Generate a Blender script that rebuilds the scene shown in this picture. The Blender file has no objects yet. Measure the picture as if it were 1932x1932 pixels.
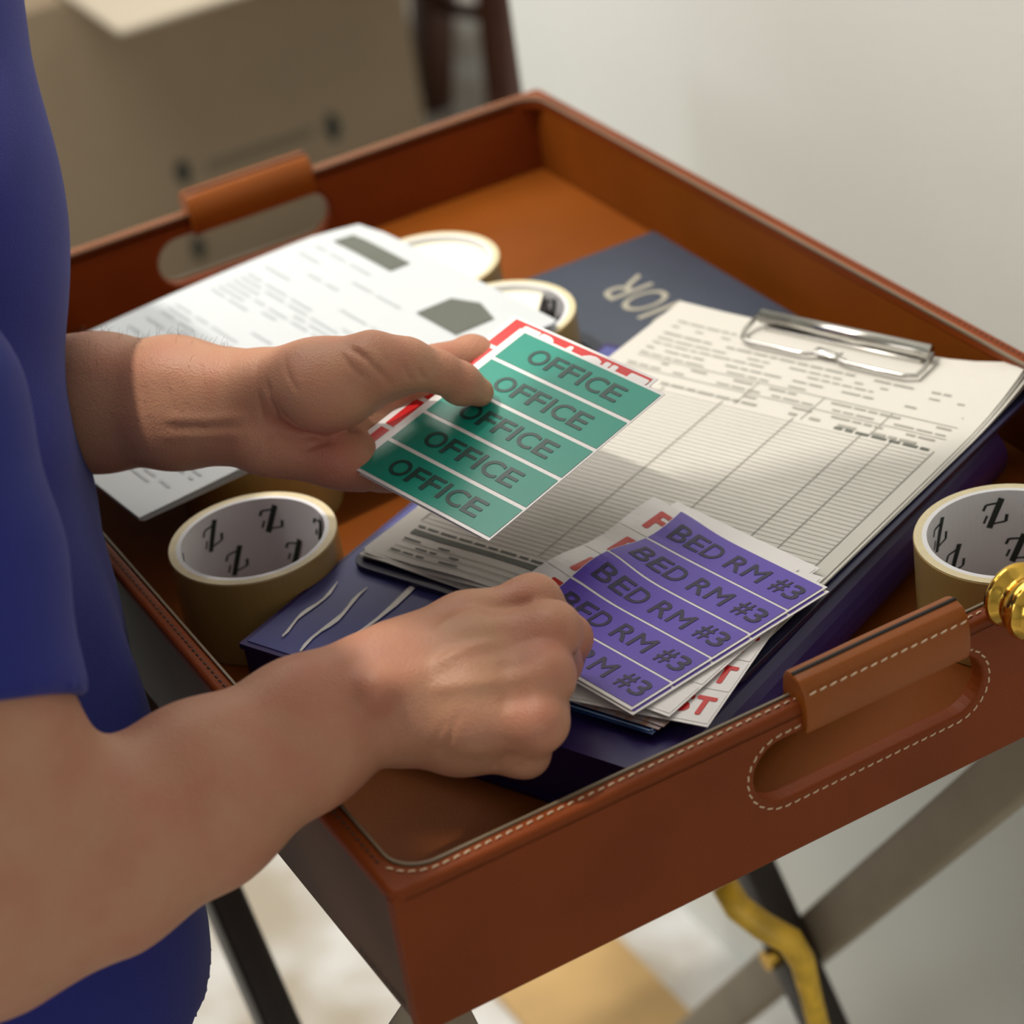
import bpy, bmesh, math, random
import numpy as np
from mathutils import Matrix, Vector

random.seed(7); rng = np.random.default_rng(7)
scene = bpy.context.scene
COL = scene.collection
ZT = 0.88                                   # height of the tray rim above the floor
LA, LB, HT, HI, TW = 0.4380, 0.6600, 0.0745, 0.0536, 0.0092   # tray inner length, width, outer height, inner depth, wall thickness

# ------------------------------------------------------------------ camera
cam_d = bpy.data.cameras.new('camera'); cam = bpy.data.objects.new('camera', cam_d); COL.objects.link(cam)
RX = (0.863405, -0.485922, -0.135686); RY = (-0.358351, -0.401364, -0.842906); RZ = (0.355128, 0.776393, -0.520671)
cam.matrix_world = Matrix(((RX[0], -RY[0], -RZ[0], -0.2586), (RX[1], -RY[1], -RZ[1], -0.7237),
                           (RX[2], -RY[2], -RZ[2], 0.6258 + ZT), (0, 0, 0, 1)))
cam_d.sensor_width = 36; cam_d.lens = 86.907; cam_d.clip_start = 0.02
cam_d.dof.use_dof = True; cam_d.dof.focus_distance = 1.11; cam_d.dof.aperture_fstop = 7.0
scene.camera = cam

# ------------------------------------------------------------------ light
w = bpy.data.worlds.new('world'); scene.world = w; w.use_nodes = True
w.node_tree.nodes['Background'].inputs[0].default_value = (0.9, 0.95, 1.0, 1)
w.node_tree.nodes['Background'].inputs[1].default_value = 0.03
def light(name, kind, loc, target, power, color, **kw):
    d = bpy.data.lights.new(name, kind); o = bpy.data.objects.new(name, d); COL.objects.link(o)
    o.location = loc
    o.rotation_euler = (Vector(target) - Vector(loc)).to_track_quat('-Z', 'Y').to_euler()
    d.energy = power; d.color = color
    for k, v in kw.items(): setattr(d, k, v)
    return o
light('ceiling_spot', 'SPOT', (-0.30, 0.55, 2.52), (0.15, 0.35, 0.85), 78, (1.0, 0.93, 0.82), spot_size=1.05, spot_blend=0.5, shadow_soft_size=0.028)
light('left_fill', 'AREA', (-2.8, 0.9, 1.7), (0.2, 0.3, 0.9), 16, (0.90, 0.95, 1.0), shape='RECTANGLE', size=1.4, size_y=1.4)  # soft fill added from the left, no window modelled there
light('rear_fill', 'AREA', (-1.2, -2.8, 1.3), (0.1, 0.2, 0.8), 16, (1.0, 0.95, 0.90), shape='RECTANGLE', size=1.5, size_y=1.3)  # fill light added behind the camera for the upright faces
light('overhead_fill', 'AREA', (-0.15, 1.25, 2.58), (-0.15, 1.25, 0.0), 36, (1.0, 0.95, 0.88), shape='RECTANGLE', size=1.7, size_y=1.7)  # broad overhead fill, added for surfaces facing up
light('far_fill', 'AREA', (1.7, 2.4, 2.58), (1.5, 2.4, 0.0), 60, (1.0, 0.95, 0.88), shape='RECTANGLE', size=1.2, size_y=1.2)  # extra fill added to brighten the chair and box area
vs = scene.view_settings
vs.view_transform = 'Standard'; vs.look = 'None'; vs.exposure = 0.0; vs.gamma = 1.0; vs.use_curve_mapping = False

# ------------------------------------------------------------------ materials
def lin(c):
    return tuple(((x / 255) / 12.92 if x / 255 <= 0.04045 else ((x / 255 + 0.055) / 1.055) ** 2.4) for x in c) + (1,)
def mat(name, rgb, rough=0.5, metal=0.0, var=0.0, vscale=20.0, bump=0.0, bscale=200.0, coat=0.0, sss=0.0, spec=None, rgb2=None, detail=3, sheen=0.0):
    m = bpy.data.materials.new(name); m.use_nodes = True
    nt = m.node_tree; b = nt.nodes['Principled BSDF']
    b.inputs['Base Color'].default_value = lin(rgb); b.inputs['Roughness'].default_value = rough; b.inputs['Metallic'].default_value = metal
    if coat: b.inputs['Coat Weight'].default_value = coat; b.inputs['Coat Roughness'].default_value = 0.12
    if sss:
        b.inputs['Subsurface Weight'].default_value = sss; b.inputs['Subsurface Radius'].default_value = (0.012, 0.005, 0.003); b.inputs['Subsurface Scale'].default_value = 0.5
    if spec is not None: b.inputs['Specular IOR Level'].default_value = spec
    if sheen: b.inputs['Sheen Weight'].default_value = sheen; b.inputs['Sheen Roughness'].default_value = 0.4
    tc = nt.nodes.new('ShaderNodeTexCoord')
    if var or rgb2:
        n = nt.nodes.new('ShaderNodeTexNoise'); n.inputs['Scale'].default_value = vscale; n.inputs['Detail'].default_value = detail
        nt.links.new(tc.outputs['Object'], n.inputs['Vector'])
        r = nt.nodes.new('ShaderNodeValToRGB')
        a = lin(rgb); z = lin(rgb2) if rgb2 else tuple(x * (1 - var) for x in a[:3]) + (1,)
        r.color_ramp.elements[0].position = 0.35; r.color_ramp.elements[1].position = 0.68
        r.color_ramp.elements[0].color = z; r.color_ramp.elements[1].color = a
        nt.links.new(n.outputs['Fac'], r.inputs['Fac']); nt.links.new(r.outputs['Color'], b.inputs['Base Color'])
    if bump:
        n = nt.nodes.new('ShaderNodeTexNoise'); n.inputs['Scale'].default_value = bscale; n.inputs['Detail'].default_value = 4
        nt.links.new(tc.outputs['Object'], n.inputs['Vector'])
        u = nt.nodes.new('ShaderNodeBump'); u.inputs['Strength'].default_value = bump; u.inputs['Distance'].default_value = 0.001
        nt.links.new(n.outputs['Fac'], u.inputs['Height']); nt.links.new(u.outputs['Normal'], b.inputs['Normal'])
    return m
M = {}
M['wall'] = mat('wall_paint', (226, 229, 224), 0.75, var=0.03, vscale=6, bump=0.15, bscale=120)
M['ceiling'] = mat('ceiling_paint', (225, 223, 216), 0.8, var=0.02, vscale=4)
M['floor'] = mat('marble_floor', (222, 224, 226), 0.35, rgb2=(168, 158, 142), vscale=7, detail=5)
M['board'] = mat('tan_board', (196, 160, 104), 0.7, var=0.25, vscale=9)
M['leather'] = mat('chestnut_leather', (128, 57, 14), 0.5, var=0.2, vscale=14, bump=0.25, bscale=900, spec=0.2)
M['lining'] = mat('tan_leather_lining', (128, 66, 13), 0.55, var=0.2, vscale=10, bump=0.2, bscale=700, spec=0.15)
M['wrap'] = mat('saddle_leather', (148, 78, 20), 0.42, var=0.15, vscale=12, bump=0.15, bscale=900, spec=0.35)
M['panel'] = mat('sheen_panel_leather', (98, 72, 54), 0.5, spec=0.2, var=0.15, vscale=30, bump=0.35, bscale=1400)  # grey side-light reflection mixed into the brown leather colour
M['emboss'] = mat('stamped_lettering', (34, 20, 14), 0.6, var=0.1)
M['thread'] = mat('cream_thread', (206, 178, 148), 0.7, var=0.1, vscale=300)
M['darkthread'] = mat('dark_thread', (58, 44, 34), 0.7, var=0.1, vscale=300)
M['rim_highlight'] = mat('edge_highlight', (126, 112, 92), 0.3, var=0.1)  # pale highlight of the inner rim edge, put into the colour
M['brass'] = mat('polished_brass', (232, 186, 84), 0.14, metal=1.0, var=0.1, vscale=60)
M['gold'] = mat('brass_strap', (255, 206, 66), 0.45, metal=0.0, var=0.35, vscale=70)
M['taupe'] = mat('lit_taupe_wood', (160, 146, 124), 0.5, var=0.15, vscale=18)  # stand leg colour with light on the upper faces put in
M['shadewood'] = mat('shaded_dark_wood', (44, 34, 28), 0.45, var=0.2, vscale=18)  # same stand colour with shade put in, rails share it
M['chairwood'] = mat('walnut_wood', (96, 58, 44), 0.45, var=0.2, vscale=14)
M['cardboard'] = mat('taupe_cardboard', (150, 132, 108), 0.8, var=0.08, vscale=6)
M['whitebox'] = mat('white_card', (240, 238, 234), 0.7, var=0.03)
M['flap'] = mat('pale_cardboard', (206, 194, 174), 0.8, var=0.06, vscale=6)
M['boxink'] = mat('faded_print', (120, 108, 90), 0.8, var=0.1)
M['print'] = mat('dark_print', (40, 46, 42), 0.7, var=0.1)
M['paper'] = mat('white_paper', (206, 203, 196), 0.65, var=0.03, vscale=12)
M['paperB'] = mat('cool_white_paper', (200, 206, 210), 0.65, var=0.03, vscale=12)
M['ink'] = mat('pale_ink', (160, 158, 150), 0.7, var=0.1)
M['faint'] = mat('faint_ink', (184, 190, 194), 0.7, var=0.05)
M['ink2'] = mat('grey_ink', (96, 100, 92), 0.7, var=0.1)
M['rule'] = mat('rule_ink', (190, 187, 180), 0.7, var=0.05)
M['teal'] = mat('teal_label', (0, 140, 122), 0.36, var=0.06, vscale=18, coat=0.1)
M['purple'] = mat('violet_label', (92, 68, 176), 0.4, var=0.07, vscale=18, coat=0.06)
M['red'] = mat('red_label', (204, 28, 30), 0.32, var=0.08, vscale=30, coat=0.25)
M['redink'] = mat('red_ink', (196, 40, 30), 0.35, var=0.08, coat=0.2)
M['sheet'] = mat('glossy_backing_sheet', (230, 226, 226), 0.3, var=0.02, coat=0.3)
M['black'] = mat('label_ink', (20, 62, 58), 0.4, var=0.05, coat=0.1)
M['blackp'] = mat('label_ink_violet', (34, 25, 64), 0.45, var=0.05)
M['navy'] = mat('navy_cover', (58, 66, 82), 0.5, var=0.08, vscale=30, bump=0.1)
M['silver'] = mat('silver_foil', (172, 167, 152), 0.4, metal=0.1, var=0.1)
M['binder'] = mat('purple_vinyl', (44, 28, 92), 0.4, var=0.12, vscale=12, bump=0.12, bscale=60, coat=0.06)
M['pocket'] = mat('clear_pocket', (76, 80, 146), 0.38, var=0.25, vscale=14, coat=0.08)
M['glint'] = mat('painted_glint', (255, 254, 250), 0.6, var=0.05)  # white that stands in for reflections on the clear pocket
M['boardnavy'] = mat('clipboard_board', (30, 30, 62), 0.35, var=0.1)
M['steel'] = mat('chrome_steel', (206, 204, 200), 0.18, metal=1.0, var=0.05)
M['tape'] = mat('clear_tape', (176, 146, 88), 0.3, var=0.1, vscale=30, coat=0.3, sss=0.1)
M['tapeside'] = mat('tape_side', (222, 208, 170), 0.4, var=0.08, vscale=200)
M['core'] = mat('white_core', (226, 226, 230), 0.6, var=0.03)
M['lit_disc'] = mat('cream_lit_disc', (250, 246, 226), 0.5, var=0.03)  # cream that stands in for light inside the far rolls
M['coreink'] = mat('green_black_ink', (34, 46, 42), 0.6, var=0.1)
M['photo'] = mat('photo_card', (18, 46, 92), 0.25, var=0.1, coat=0.4)
M['photoedge'] = mat('photo_card_edges', (176, 128, 104), 0.4, rgb2=(180, 180, 190), vscale=260)
M['paleblue'] = mat('pale_blue_ink', (130, 160, 205), 0.4, var=0.05)
M['shirt'] = mat('blue_cotton', (34, 40, 128), 0.9, var=0.12, vscale=14, bump=0.5, bscale=1600, sheen=0.1)
M['denim'] = mat('dark_trousers', (38, 40, 52), 0.9, var=0.2, vscale=30)
M['hair'] = mat('brown_hair', (58, 40, 28), 0.6, var=0.3, vscale=60)
M['shoe'] = mat('black_shoe', (24, 24, 26), 0.5, var=0.1)
def skin_mat():
    m = mat('skin', (206, 150, 122), 0.48, sss=0.12, spec=0.35)
    nt = m.node_tree; b = nt.nodes['Principled BSDF']; L = nt.links.new
    tc = nt.nodes.new('ShaderNodeTexCoord')
    n = nt.nodes.new('ShaderNodeTexNoise'); n.inputs['Scale'].default_value = 38; n.inputs['Detail'].default_value = 4; L(tc.outputs['Object'], n.inputs['Vector'])
    at = nt.nodes.new('ShaderNodeAttribute'); at.attribute_name = 'blush'
    mr = nt.nodes.new('ShaderNodeMapRange'); mr.inputs['From Min'].default_value = 0.38; mr.inputs['From Max'].default_value = 0.7; mr.inputs['To Max'].default_value = 0.5
    L(n.outputs['Fac'], mr.inputs['Value'])
    ad = nt.nodes.new('ShaderNodeMath'); ad.operation = 'ADD'; ad.use_clamp = True; L(mr.outputs['Result'], ad.inputs[0]); L(at.outputs['Fac'], ad.inputs[1])
    mx = nt.nodes.new('ShaderNodeMix'); mx.data_type = 'RGBA'; L(ad.outputs[0], mx.inputs['Factor'])
    mx.inputs[6].default_value = lin((184, 136, 108)); mx.inputs[7].default_value = lin((176, 108, 88))
    L(mx.outputs[2], b.inputs['Base Color'])
    v = nt.nodes.new('ShaderNodeTexVoronoi'); v.inputs['Scale'].default_value = 900; L(tc.outputs['Object'], v.inputs['Vector'])
    n2 = nt.nodes.new('ShaderNodeTexNoise'); n2.inputs['Scale'].default_value = 260; n2.inputs['Detail'].default_value = 5; L(tc.outputs['Object'], n2.inputs['Vector'])
    sm = nt.nodes.new('ShaderNodeMath'); L(v.outputs['Distance'], sm.inputs[0]); L(n2.outputs['Fac'], sm.inputs[1])
    u = nt.nodes.new('ShaderNodeBump'); u.inputs['Strength'].default_value = 0.3; u.inputs['Distance'].default_value = 0.0007
    L(sm.outputs[0], u.inputs['Height']); L(u.outputs['Normal'], b.inputs['Normal'])
    return m
M['skin'] = skin_mat()

# ------------------------------------------------------------------ helpers
def root_of(o):
    while o.parent is not None: o = o.parent
    return o
def setp(o, label=None, cat=None, group=None, kind=None):
    if label: o['label'] = label
    if cat: o['category'] = cat
    if group: o['group'] = group
    if kind: o['kind'] = kind
    return o
def thing(name, label, cat, loc=(0, 0, 0), rotz=0.0, group=None):
    o = bpy.data.objects.new(name, None); o.empty_display_size = 0.02; COL.objects.link(o)
    o.location = loc; o.rotation_euler = (0, 0, rotz)
    return setp(o, label, cat, group)
def basis(o):
    return Matrix.LocRotScale(o.location, o.rotation_euler, o.scale)
def mk(name, V, F, m, parent=None, world=True, smooth=False, me=None):
    """one mesh object; V in world coordinates unless world is False (then in the thing's own frame)"""
    if me is None:
        me = bpy.data.meshes.new(name)
        me.from_pydata([tuple(map(float, v)) for v in V], [], [tuple(map(int, f)) for f in F])
        if parent is not None and world:
            me.transform(basis(root_of(parent)).inverted())
        bm = bmesh.new(); bm.from_mesh(me); bmesh.ops.recalc_face_normals(bm, faces=bm.faces); bm.to_mesh(me); bm.free()
        if smooth:
            for p in me.polygons: p.use_smooth = True
        me.materials.append(M[m])
    o = bpy.data.objects.new(name, me); COL.objects.link(o)
    if parent is not None: o.parent = parent
    return o
class G:
    """collects shapes for one mesh"""
    def __init__(s): s.V = []; s.F = []
    def add(s, V, F):
        n = len(s.V); s.V += [tuple(v) for v in V]; s.F += [tuple(i + n for i in f) for f in F]; return s
    def box(s, a, b):
        (x0, y0, z0), (x1, y1, z1) = a, b
        return s.add([(x0, y0, z0), (x1, y0, z0), (x1, y1, z0), (x0, y1, z0), (x0, y0, z1), (x1, y0, z1), (x1, y1, z1), (x0, y1, z1)],
                     [(3, 2, 1, 0), (4, 5, 6, 7), (0, 1, 5, 4), (1, 2, 6, 5), (2, 3, 7, 6), (3, 0, 4, 7)])
    def obox(s, c, ax, ay, az, hx, hy, hz):
        c, ax, ay, az = map(np.array, (c, ax, ay, az))
        V = [c + ax * hx * i + ay * hy * j + az * hz * k for k in (-1, 1) for (i, j) in ((-1, -1), (1, -1), (1, 1), (-1, 1))]
        return s.add(V, [(3, 2, 1, 0), (4, 5, 6, 7), (0, 1, 5, 4), (1, 2, 6, 5), (2, 3, 7, 6), (3, 0, 4, 7)])
    def tube(s, pts, r, n=10, closed=False):
        pts = [np.array(p, float) for p in pts]; N = len(pts)
        rr = r if hasattr(r, '__len__') else [r] * N
        V = []; prev = None
        for i, p in enumerate(pts):
            a = pts[(i - 1) % N] if (closed or i > 0) else p; b = pts[(i + 1) % N] if (closed or i < N - 1) else p
            t = b - a; t /= np.linalg.norm(t) + 1e-12
            if prev is None:
                u = np.cross(t, (0, 0, 1.0));
                if np.linalg.norm(u) < 1e-3: u = np.cross(t, (0, 1.0, 0))
            else: u = prev - t * (prev @ t)
            u /= np.linalg.norm(u); prev = u; v = np.cross(t, u)
            V += [p + rr[i] * (u * math.cos(2 * math.pi * k / n) + v * math.sin(2 * math.pi * k / n)) for k in range(n)]
        F = []
        for i in range(N if closed else N - 1):
            for k in range(n):
                F.append((i * n + k, i * n + (k + 1) % n, ((i + 1) % N) * n + (k + 1) % n, ((i + 1) % N) * n + k))
        if not closed: F += [tuple(range(n))[::-1], tuple(range((N - 1) * n, N * n))]
        return s.add(V, F)
    def lathe(s, prof, n=40, c=(0, 0, 0), M3=None, closed=False):
        V = []
        for (r, z) in prof:
            for k in range(n):
                a = 2 * math.pi * k / n; p = np.array((r * math.cos(a), r * math.sin(a), z))
                if M3 is not None: p = np.array(M3) @ p
                V.append(p + np.array(c))
        F = []; P = len(prof)
        for i in range(P if closed else P - 1):
            for k in range(n): F.append((i * n + k, i * n + (k + 1) % n, ((i + 1) % P) * n + (k + 1) % n, ((i + 1) % P) * n + k))
        return s.add(V, F)
    def build(s, name, m, parent=None, **kw): return mk(name, s.V, s.F, m, parent, **kw)
def bevel(o, wd, seg=2):
    md = o.modifiers.new('bevel', 'BEVEL'); md.width = wd; md.segments = seg; md.limit_method = 'ANGLE'; md.angle_limit = math.radians(40)
    for p in o.data.polygons: p.use_smooth = True
    return o
def rrect(x0, y0, x1, y1, r, n=8):
    P = []
    for cx, cy, a0 in ((x1 - r, y1 - r, 0), (x0 + r, y1 - r, 90), (x0 + r, y0 + r, 180), (x1 - r, y0 + r, 270)):
        for k in range(n + 1):
            a = math.radians(a0 + 90 * k / n); P.append((cx + r * math.cos(a), cy + r * math.sin(a)))
    return P
def stadium(x0, x1, zc, r, n=14):
    P = []
    for cx, a0 in ((x1 - r, -90), (x0 + r, 90)):
        for k in range(n + 1):
            a = math.radians(a0 + 180 * k / n); P.append((cx + r * math.cos(a), zc + r * math.sin(a)))
    return P
def plate(loops, half, bev=0.0, res=3):
    """flat plate with holes: filled 2-D curve with thickness; returns V, F in its own xy plane"""
    cu = bpy.data.curves.new('tmp', 'CURVE'); cu.dimensions = '2D'; cu.fill_mode = 'BOTH'
    cu.extrude = half - bev; cu.bevel_depth = bev; cu.bevel_resolution = res; cu.offset = -bev
    for L in loops:
        sp = cu.splines.new('POLY'); sp.points.add(len(L) - 1); sp.use_cyclic_u = True
        for p, q in zip(sp.points, L): p.co = (q[0], q[1], 0, 1)
    o = bpy.data.objects.new('tmp', cu); me = o.to_mesh()
    V = [tuple(v.co) for v in me.vertices]; F = [tuple(p.vertices) for p in me.polygons]
    o.to_mesh_clear(); bpy.data.objects.remove(o); bpy.data.curves.remove(cu)
    return np.array(V), F
ADV = {'O': .778, 'F': .611, 'I': .278, 'C': .722, 'E': .667, 'B': .722, 'D': .722, 'R': .722, 'M': .833, '#': .556, '3': .556, 'A': .722, 'G': .778, 'L': .611, 'S': .667, 'T': .611, 'P': .667, 'H': .722, 'U': .722, 'N': .722, '.': .278, ' ': .278}
def glyph(ch):
    cu = bpy.data.curves.new('tmp', 'FONT'); cu.body = ch; cu.size = 1.0; cu.resolution_u = 4
    o = bpy.data.objects.new('tmp', cu); me = o.to_mesh()
    V = np.array([tuple(v.co) for v in me.vertices])[:, :2]; F = [tuple(p.vertices) for p in me.polygons]
    o.to_mesh_clear(); bpy.data.objects.remove(o); bpy.data.curves.remove(cu)
    return V, F
def text(body, bold=0.0):
    """lettering as flat geometry, grotesque letter widths, normalised to 0..1 both ways; third column is a tiny layer offset"""
    VV, FF, x = [], [], 0.0; n = 0
    for ch in body:
        a = ADV.get(ch, 0.65)
        if ch != ' ':
            V, F = glyph(ch); lo, hi = V.min(0), V.max(0); wd = a * (0.84 if ch not in 'I.' else 0.42)
            x0 = x + (a - wd) / 2
            h = 0.72 if ch != '.' else 0.13
            V = np.stack([x0 + (V[:, 0] - lo[0]) / max(hi[0] - lo[0], 1e-6) * wd, (V[:, 1] - lo[1]) / (hi[1] - lo[1]) * h], 1)
            VV.append(V); FF += [tuple(i + n for i in f) for f in F]; n += len(V)
        x += a
    V = np.concatenate(VV); V = np.concatenate([V, np.zeros((len(V), 1))], 1)
    if bold:                                   # heavier strokes from slightly shifted layers
        offs = [(bold * math.cos(a), bold * math.sin(a), 0.000012 * k) for k, a in enumerate(np.arange(8) * math.pi / 4)]
        FF = [tuple(i + n * k for i in f) for k in range(8) for f in FF]; V = np.concatenate([V + np.array(q) for q in offs])
    lo, hi = V.min(0), V.max(0); V[:, :2] = (V[:, :2] - lo[:2]) / (hi[:2] - lo[:2])
    return V, FF, (hi[0] - lo[0]) / (hi[1] - lo[1])
def frame_map(o, ex, ey, ez):
    o, ex, ey, ez = map(lambda q: np.array(q, float), (o, ex, ey, ez))
    return lambda V: np.array([o + ex * v[0] + ey * v[1] + ez * v[2] for v in V])
def grid(nx, ny):
    V = [(i / nx, j / ny) for j in range(ny + 1) for i in range(nx + 1)]
    F = [(j * (nx + 1) + i, j * (nx + 1) + i + 1, (j + 1) * (nx + 1) + i + 1, (j + 1) * (nx + 1) + i) for j in range(ny) for i in range(nx)]
    return np.array(V), F
def slab(x0, y0, x1, y1, zfun, th, nx=10, ny=10):
    """thin bent sheet, real thickness"""
    V2, F = grid(nx, ny); P = []
    for lay in (0, 1):
        for (u, v) in V2:
            x = x0 + (x1 - x0) * u; y = y0 + (y1 - y0) * v; P.append((x, y, zfun(x, y) + (0 if lay else -th)))
    n = len(V2); FF = [tuple(i + n for i in f) for f in F] + [tuple(reversed(f)) for f in F]
    ring = [i for i in range(nx + 1)] + [(j + 1) * (nx + 1) + nx for j in range(ny)] + [ny * (nx + 1) + i for i in range(nx - 1, -1, -1)] + [j * (nx + 1) for j in range(ny - 1, 0, -1)]
    for a, b in zip(ring, ring[1:] + ring[:1]): FF.append((a, b, b + n, a + n))
    return P, FF
def stitches(pts, length, gap, r, up, closed=False, lift=0.0):
    """row of small raised thread dashes along a polyline"""
    g = G(); pts = [np.array(p, float) for p in pts]
    if closed: pts.append(pts[0])
    seg = [np.linalg.norm(b - a) for a, b in zip(pts, pts[1:])]; tot = sum(seg); n = max(1, int(tot / (length + gap))); st = tot / n
    def at(s):
        for a, b, l in zip(pts, pts[1:], seg):
            if s <= l: return a + (b - a) * (s / l)
            s -= l
        return pts[-1]
    up = np.array(up, float)
    for k in range(n):
        a = at(k * st); b = at(k * st + length); t = (b - a) / (np.linalg.norm(b - a) + 1e-12)
        sd = np.cross(t, up); a = a + sd * r * 0.5; b = b - sd * r * 0.5
        c = (a + b) / 2 + up * lift
        g.add([a - sd * r, a + sd * r, b + sd * r, b - sd * r, c - sd * r * .7 + up * r, c + sd * r * .7 + up * r],
              [(0, 1, 5, 4), (4, 5, 2, 3), (0, 4, 3), (1, 2, 5), (0, 3, 2, 1)])
    return g
def T(x, y, z): return (x, y, z + ZT)

# ------------------------------------------------------------------ room
def structure(name, a, b, m):
    return setp(G().box(a, b).build(name, m), kind='structure')
structure('floor', (-3.2, -3.0, -0.1), (3.4, 4.6, 0.0), 'floor')
structure('ceiling', (-3.2, -3.0, 2.6), (3.4, 4.6, 2.7), 'ceiling')
structure('wall_right', (0.55, -3.0, 0.0), (0.69, 0.90, 2.6), 'wall')
structure('wall_left', (-3.3, -3.0, 0.0), (-3.2, 4.6, 2.6), 'wall')
structure('wall_back', (-3.2, 4.6, 0.0), (3.4, 4.7, 2.6), 'wall')
structure('wall_front', (-3.2, -3.1, 0.0), (3.4, -3.0, 2.6), 'wall')
structure('wall_side', (3.4, -3.0, 0.0), (3.5, 4.6, 2.6), 'wall')

b_ = G().box((0.355, -0.3, 0.0), (0.480, 0.88, 0.006)).build('floor_board', 'board')
setp(b_, 'tan sheet of board lying on the floor along the white wall', 'board')

# ------------------------------------------------------------------ moving box behind the tray
def moving_box():
    t = thing('moving_box', 'taupe cardboard moving box with dark printed marks, behind the leather tray', 'box', (0.815, 2.62, 0.0))
    X0, X1, Y0, Y1, Hb, th = 0.50, 1.132, 2.40, 2.85, 0.440, 0.006
    def part(name, a, b, m='cardboard'): return G().box(a, b).build(name, m, t)
    part('front_face', (X0, Y0, 0), (X1, Y0 + th, Hb)); part('back_face', (X0, Y1 - th, 0), (X1, Y1, Hb))
    part('side_face', (X0, Y0 + th, 0), (X0 + th, Y1 - th, Hb)); part('side_face', (X1 - th, Y0 + th, 0), (X1, Y1 - th, Hb))
    part('bottom_face', (X0 + th, Y0 + th, 0), (X1 - th, Y1 - th, th))
    part('top_flap', (X0, Y0, Hb), (X1, (Y0 + Y1) / 2 - .001, Hb + 0.004)); part('top_flap', (X0, (Y0 + Y1) / 2 + .001, Hb), (X1, Y1, Hb + 0.004))
    for cx, cz, rx, rz in ((0.750, 0.158, 0.0115, 0.019), (0.986, 0.149, 0.0115, 0.022), (0.748, 0.040, 0.010, 0.020)):
        n = 24; V = [(cx + rx * math.cos(2 * math.pi * k / n), y, cz + rz * math.sin(2 * math.pi * k / n)) for y in (Y0 - 0.0012, Y0) for k in range(n)]
        mk('printed_mark', V, [tuple(range(n))] + [(k, (k + 1) % n, n + (k + 1) % n, n + k) for k in range(n)], 'print', t)
    part('printed_line', (0.785, Y0 - .001, 0.146), (0.955, Y0, 0.160), 'boxink')
moving_box()
b_ = G().box((0.645, 2.205, 0.4455), (1.30, 2.84, 0.4535)).build('pale_board', 'flap'); bevel(b_, 0.002)
setp(b_, 'pale board lying on top of the taupe moving box, corner overhanging', 'board')

# ------------------------------------------------------------------ chair beyond the tray
def chair():
    t = thing('wooden_chair', 'dark brown wooden chair standing beyond the far tray corner', 'chair', (1.45, 2.75, 0))
    la, lb = np.array((1.2780, 2.6886, -0.0000)), np.array((1.3252, 2.6500, 0.4145)); ra, rb = np.array((1.3053, 2.4822, -0.0000)), np.array((1.3335, 2.4764, 0.4110))
    zs = lb[2]
    rb[2] = zs; d = np.array((0.20, 0.36, 0.0))
    for a, b in ((la, lb), (ra, rb), (la + d, lb + d), (ra + d, rb + d)):
        bevel(G().tube([a, b], [0.034, 0.043], 4).build('leg', 'chairwood', t), 0.004)
    c = (lb + rb) / 2 + d / 2
    sV, sF = plate([rrect(-0.19, -0.23, 0.19, 0.23, 0.04)], 0.018, 0.006)
    mk('seat', [(c[0] + v[0], c[1] + v[1], zs + 0.017 + v[2]) for v in sV], sF, 'chairwood', t)
    G().tube([la + (lb - la) * 0.42, ra + (rb - ra) * 0.47], 0.013, 8).build('stretcher', 'chairwood', t)
    for b in (lb + d, rb + d): G().tube([b, b + np.array((0.04, 0.09, 0.45))], 0.018, 8).build('back_post', 'chairwood', t)
    for k in (0.18, 0.29, 0.40):
        p, q = lb + d + np.array((0.04, 0.09, 0.45)) * k / 0.45, rb + d + np.array((0.04, 0.09, 0.45)) * k / 0.45
        G().tube([p, (p + q) / 2 + np.array((0.02, 0.03, 0)), q], 0.014, 8).build('back_slat', 'chairwood', t)
chair()

wb = thing('bright_filler_box', 'added white box brightening the gap behind the brown chair legs', 'box', (1.66, 3.40, 0))
bevel(G().box((1.40, 3.25, 0.0), (1.92, 3.60, 0.50)).build('carton', 'whitebox', wb), 0.004)  # added box that whitens the gap between the chair legs
bevel(G().box((1.392, 3.242, 0.46), (1.928, 3.608, 0.52)).build('lid', 'whitebox', wb), 0.003)

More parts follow.
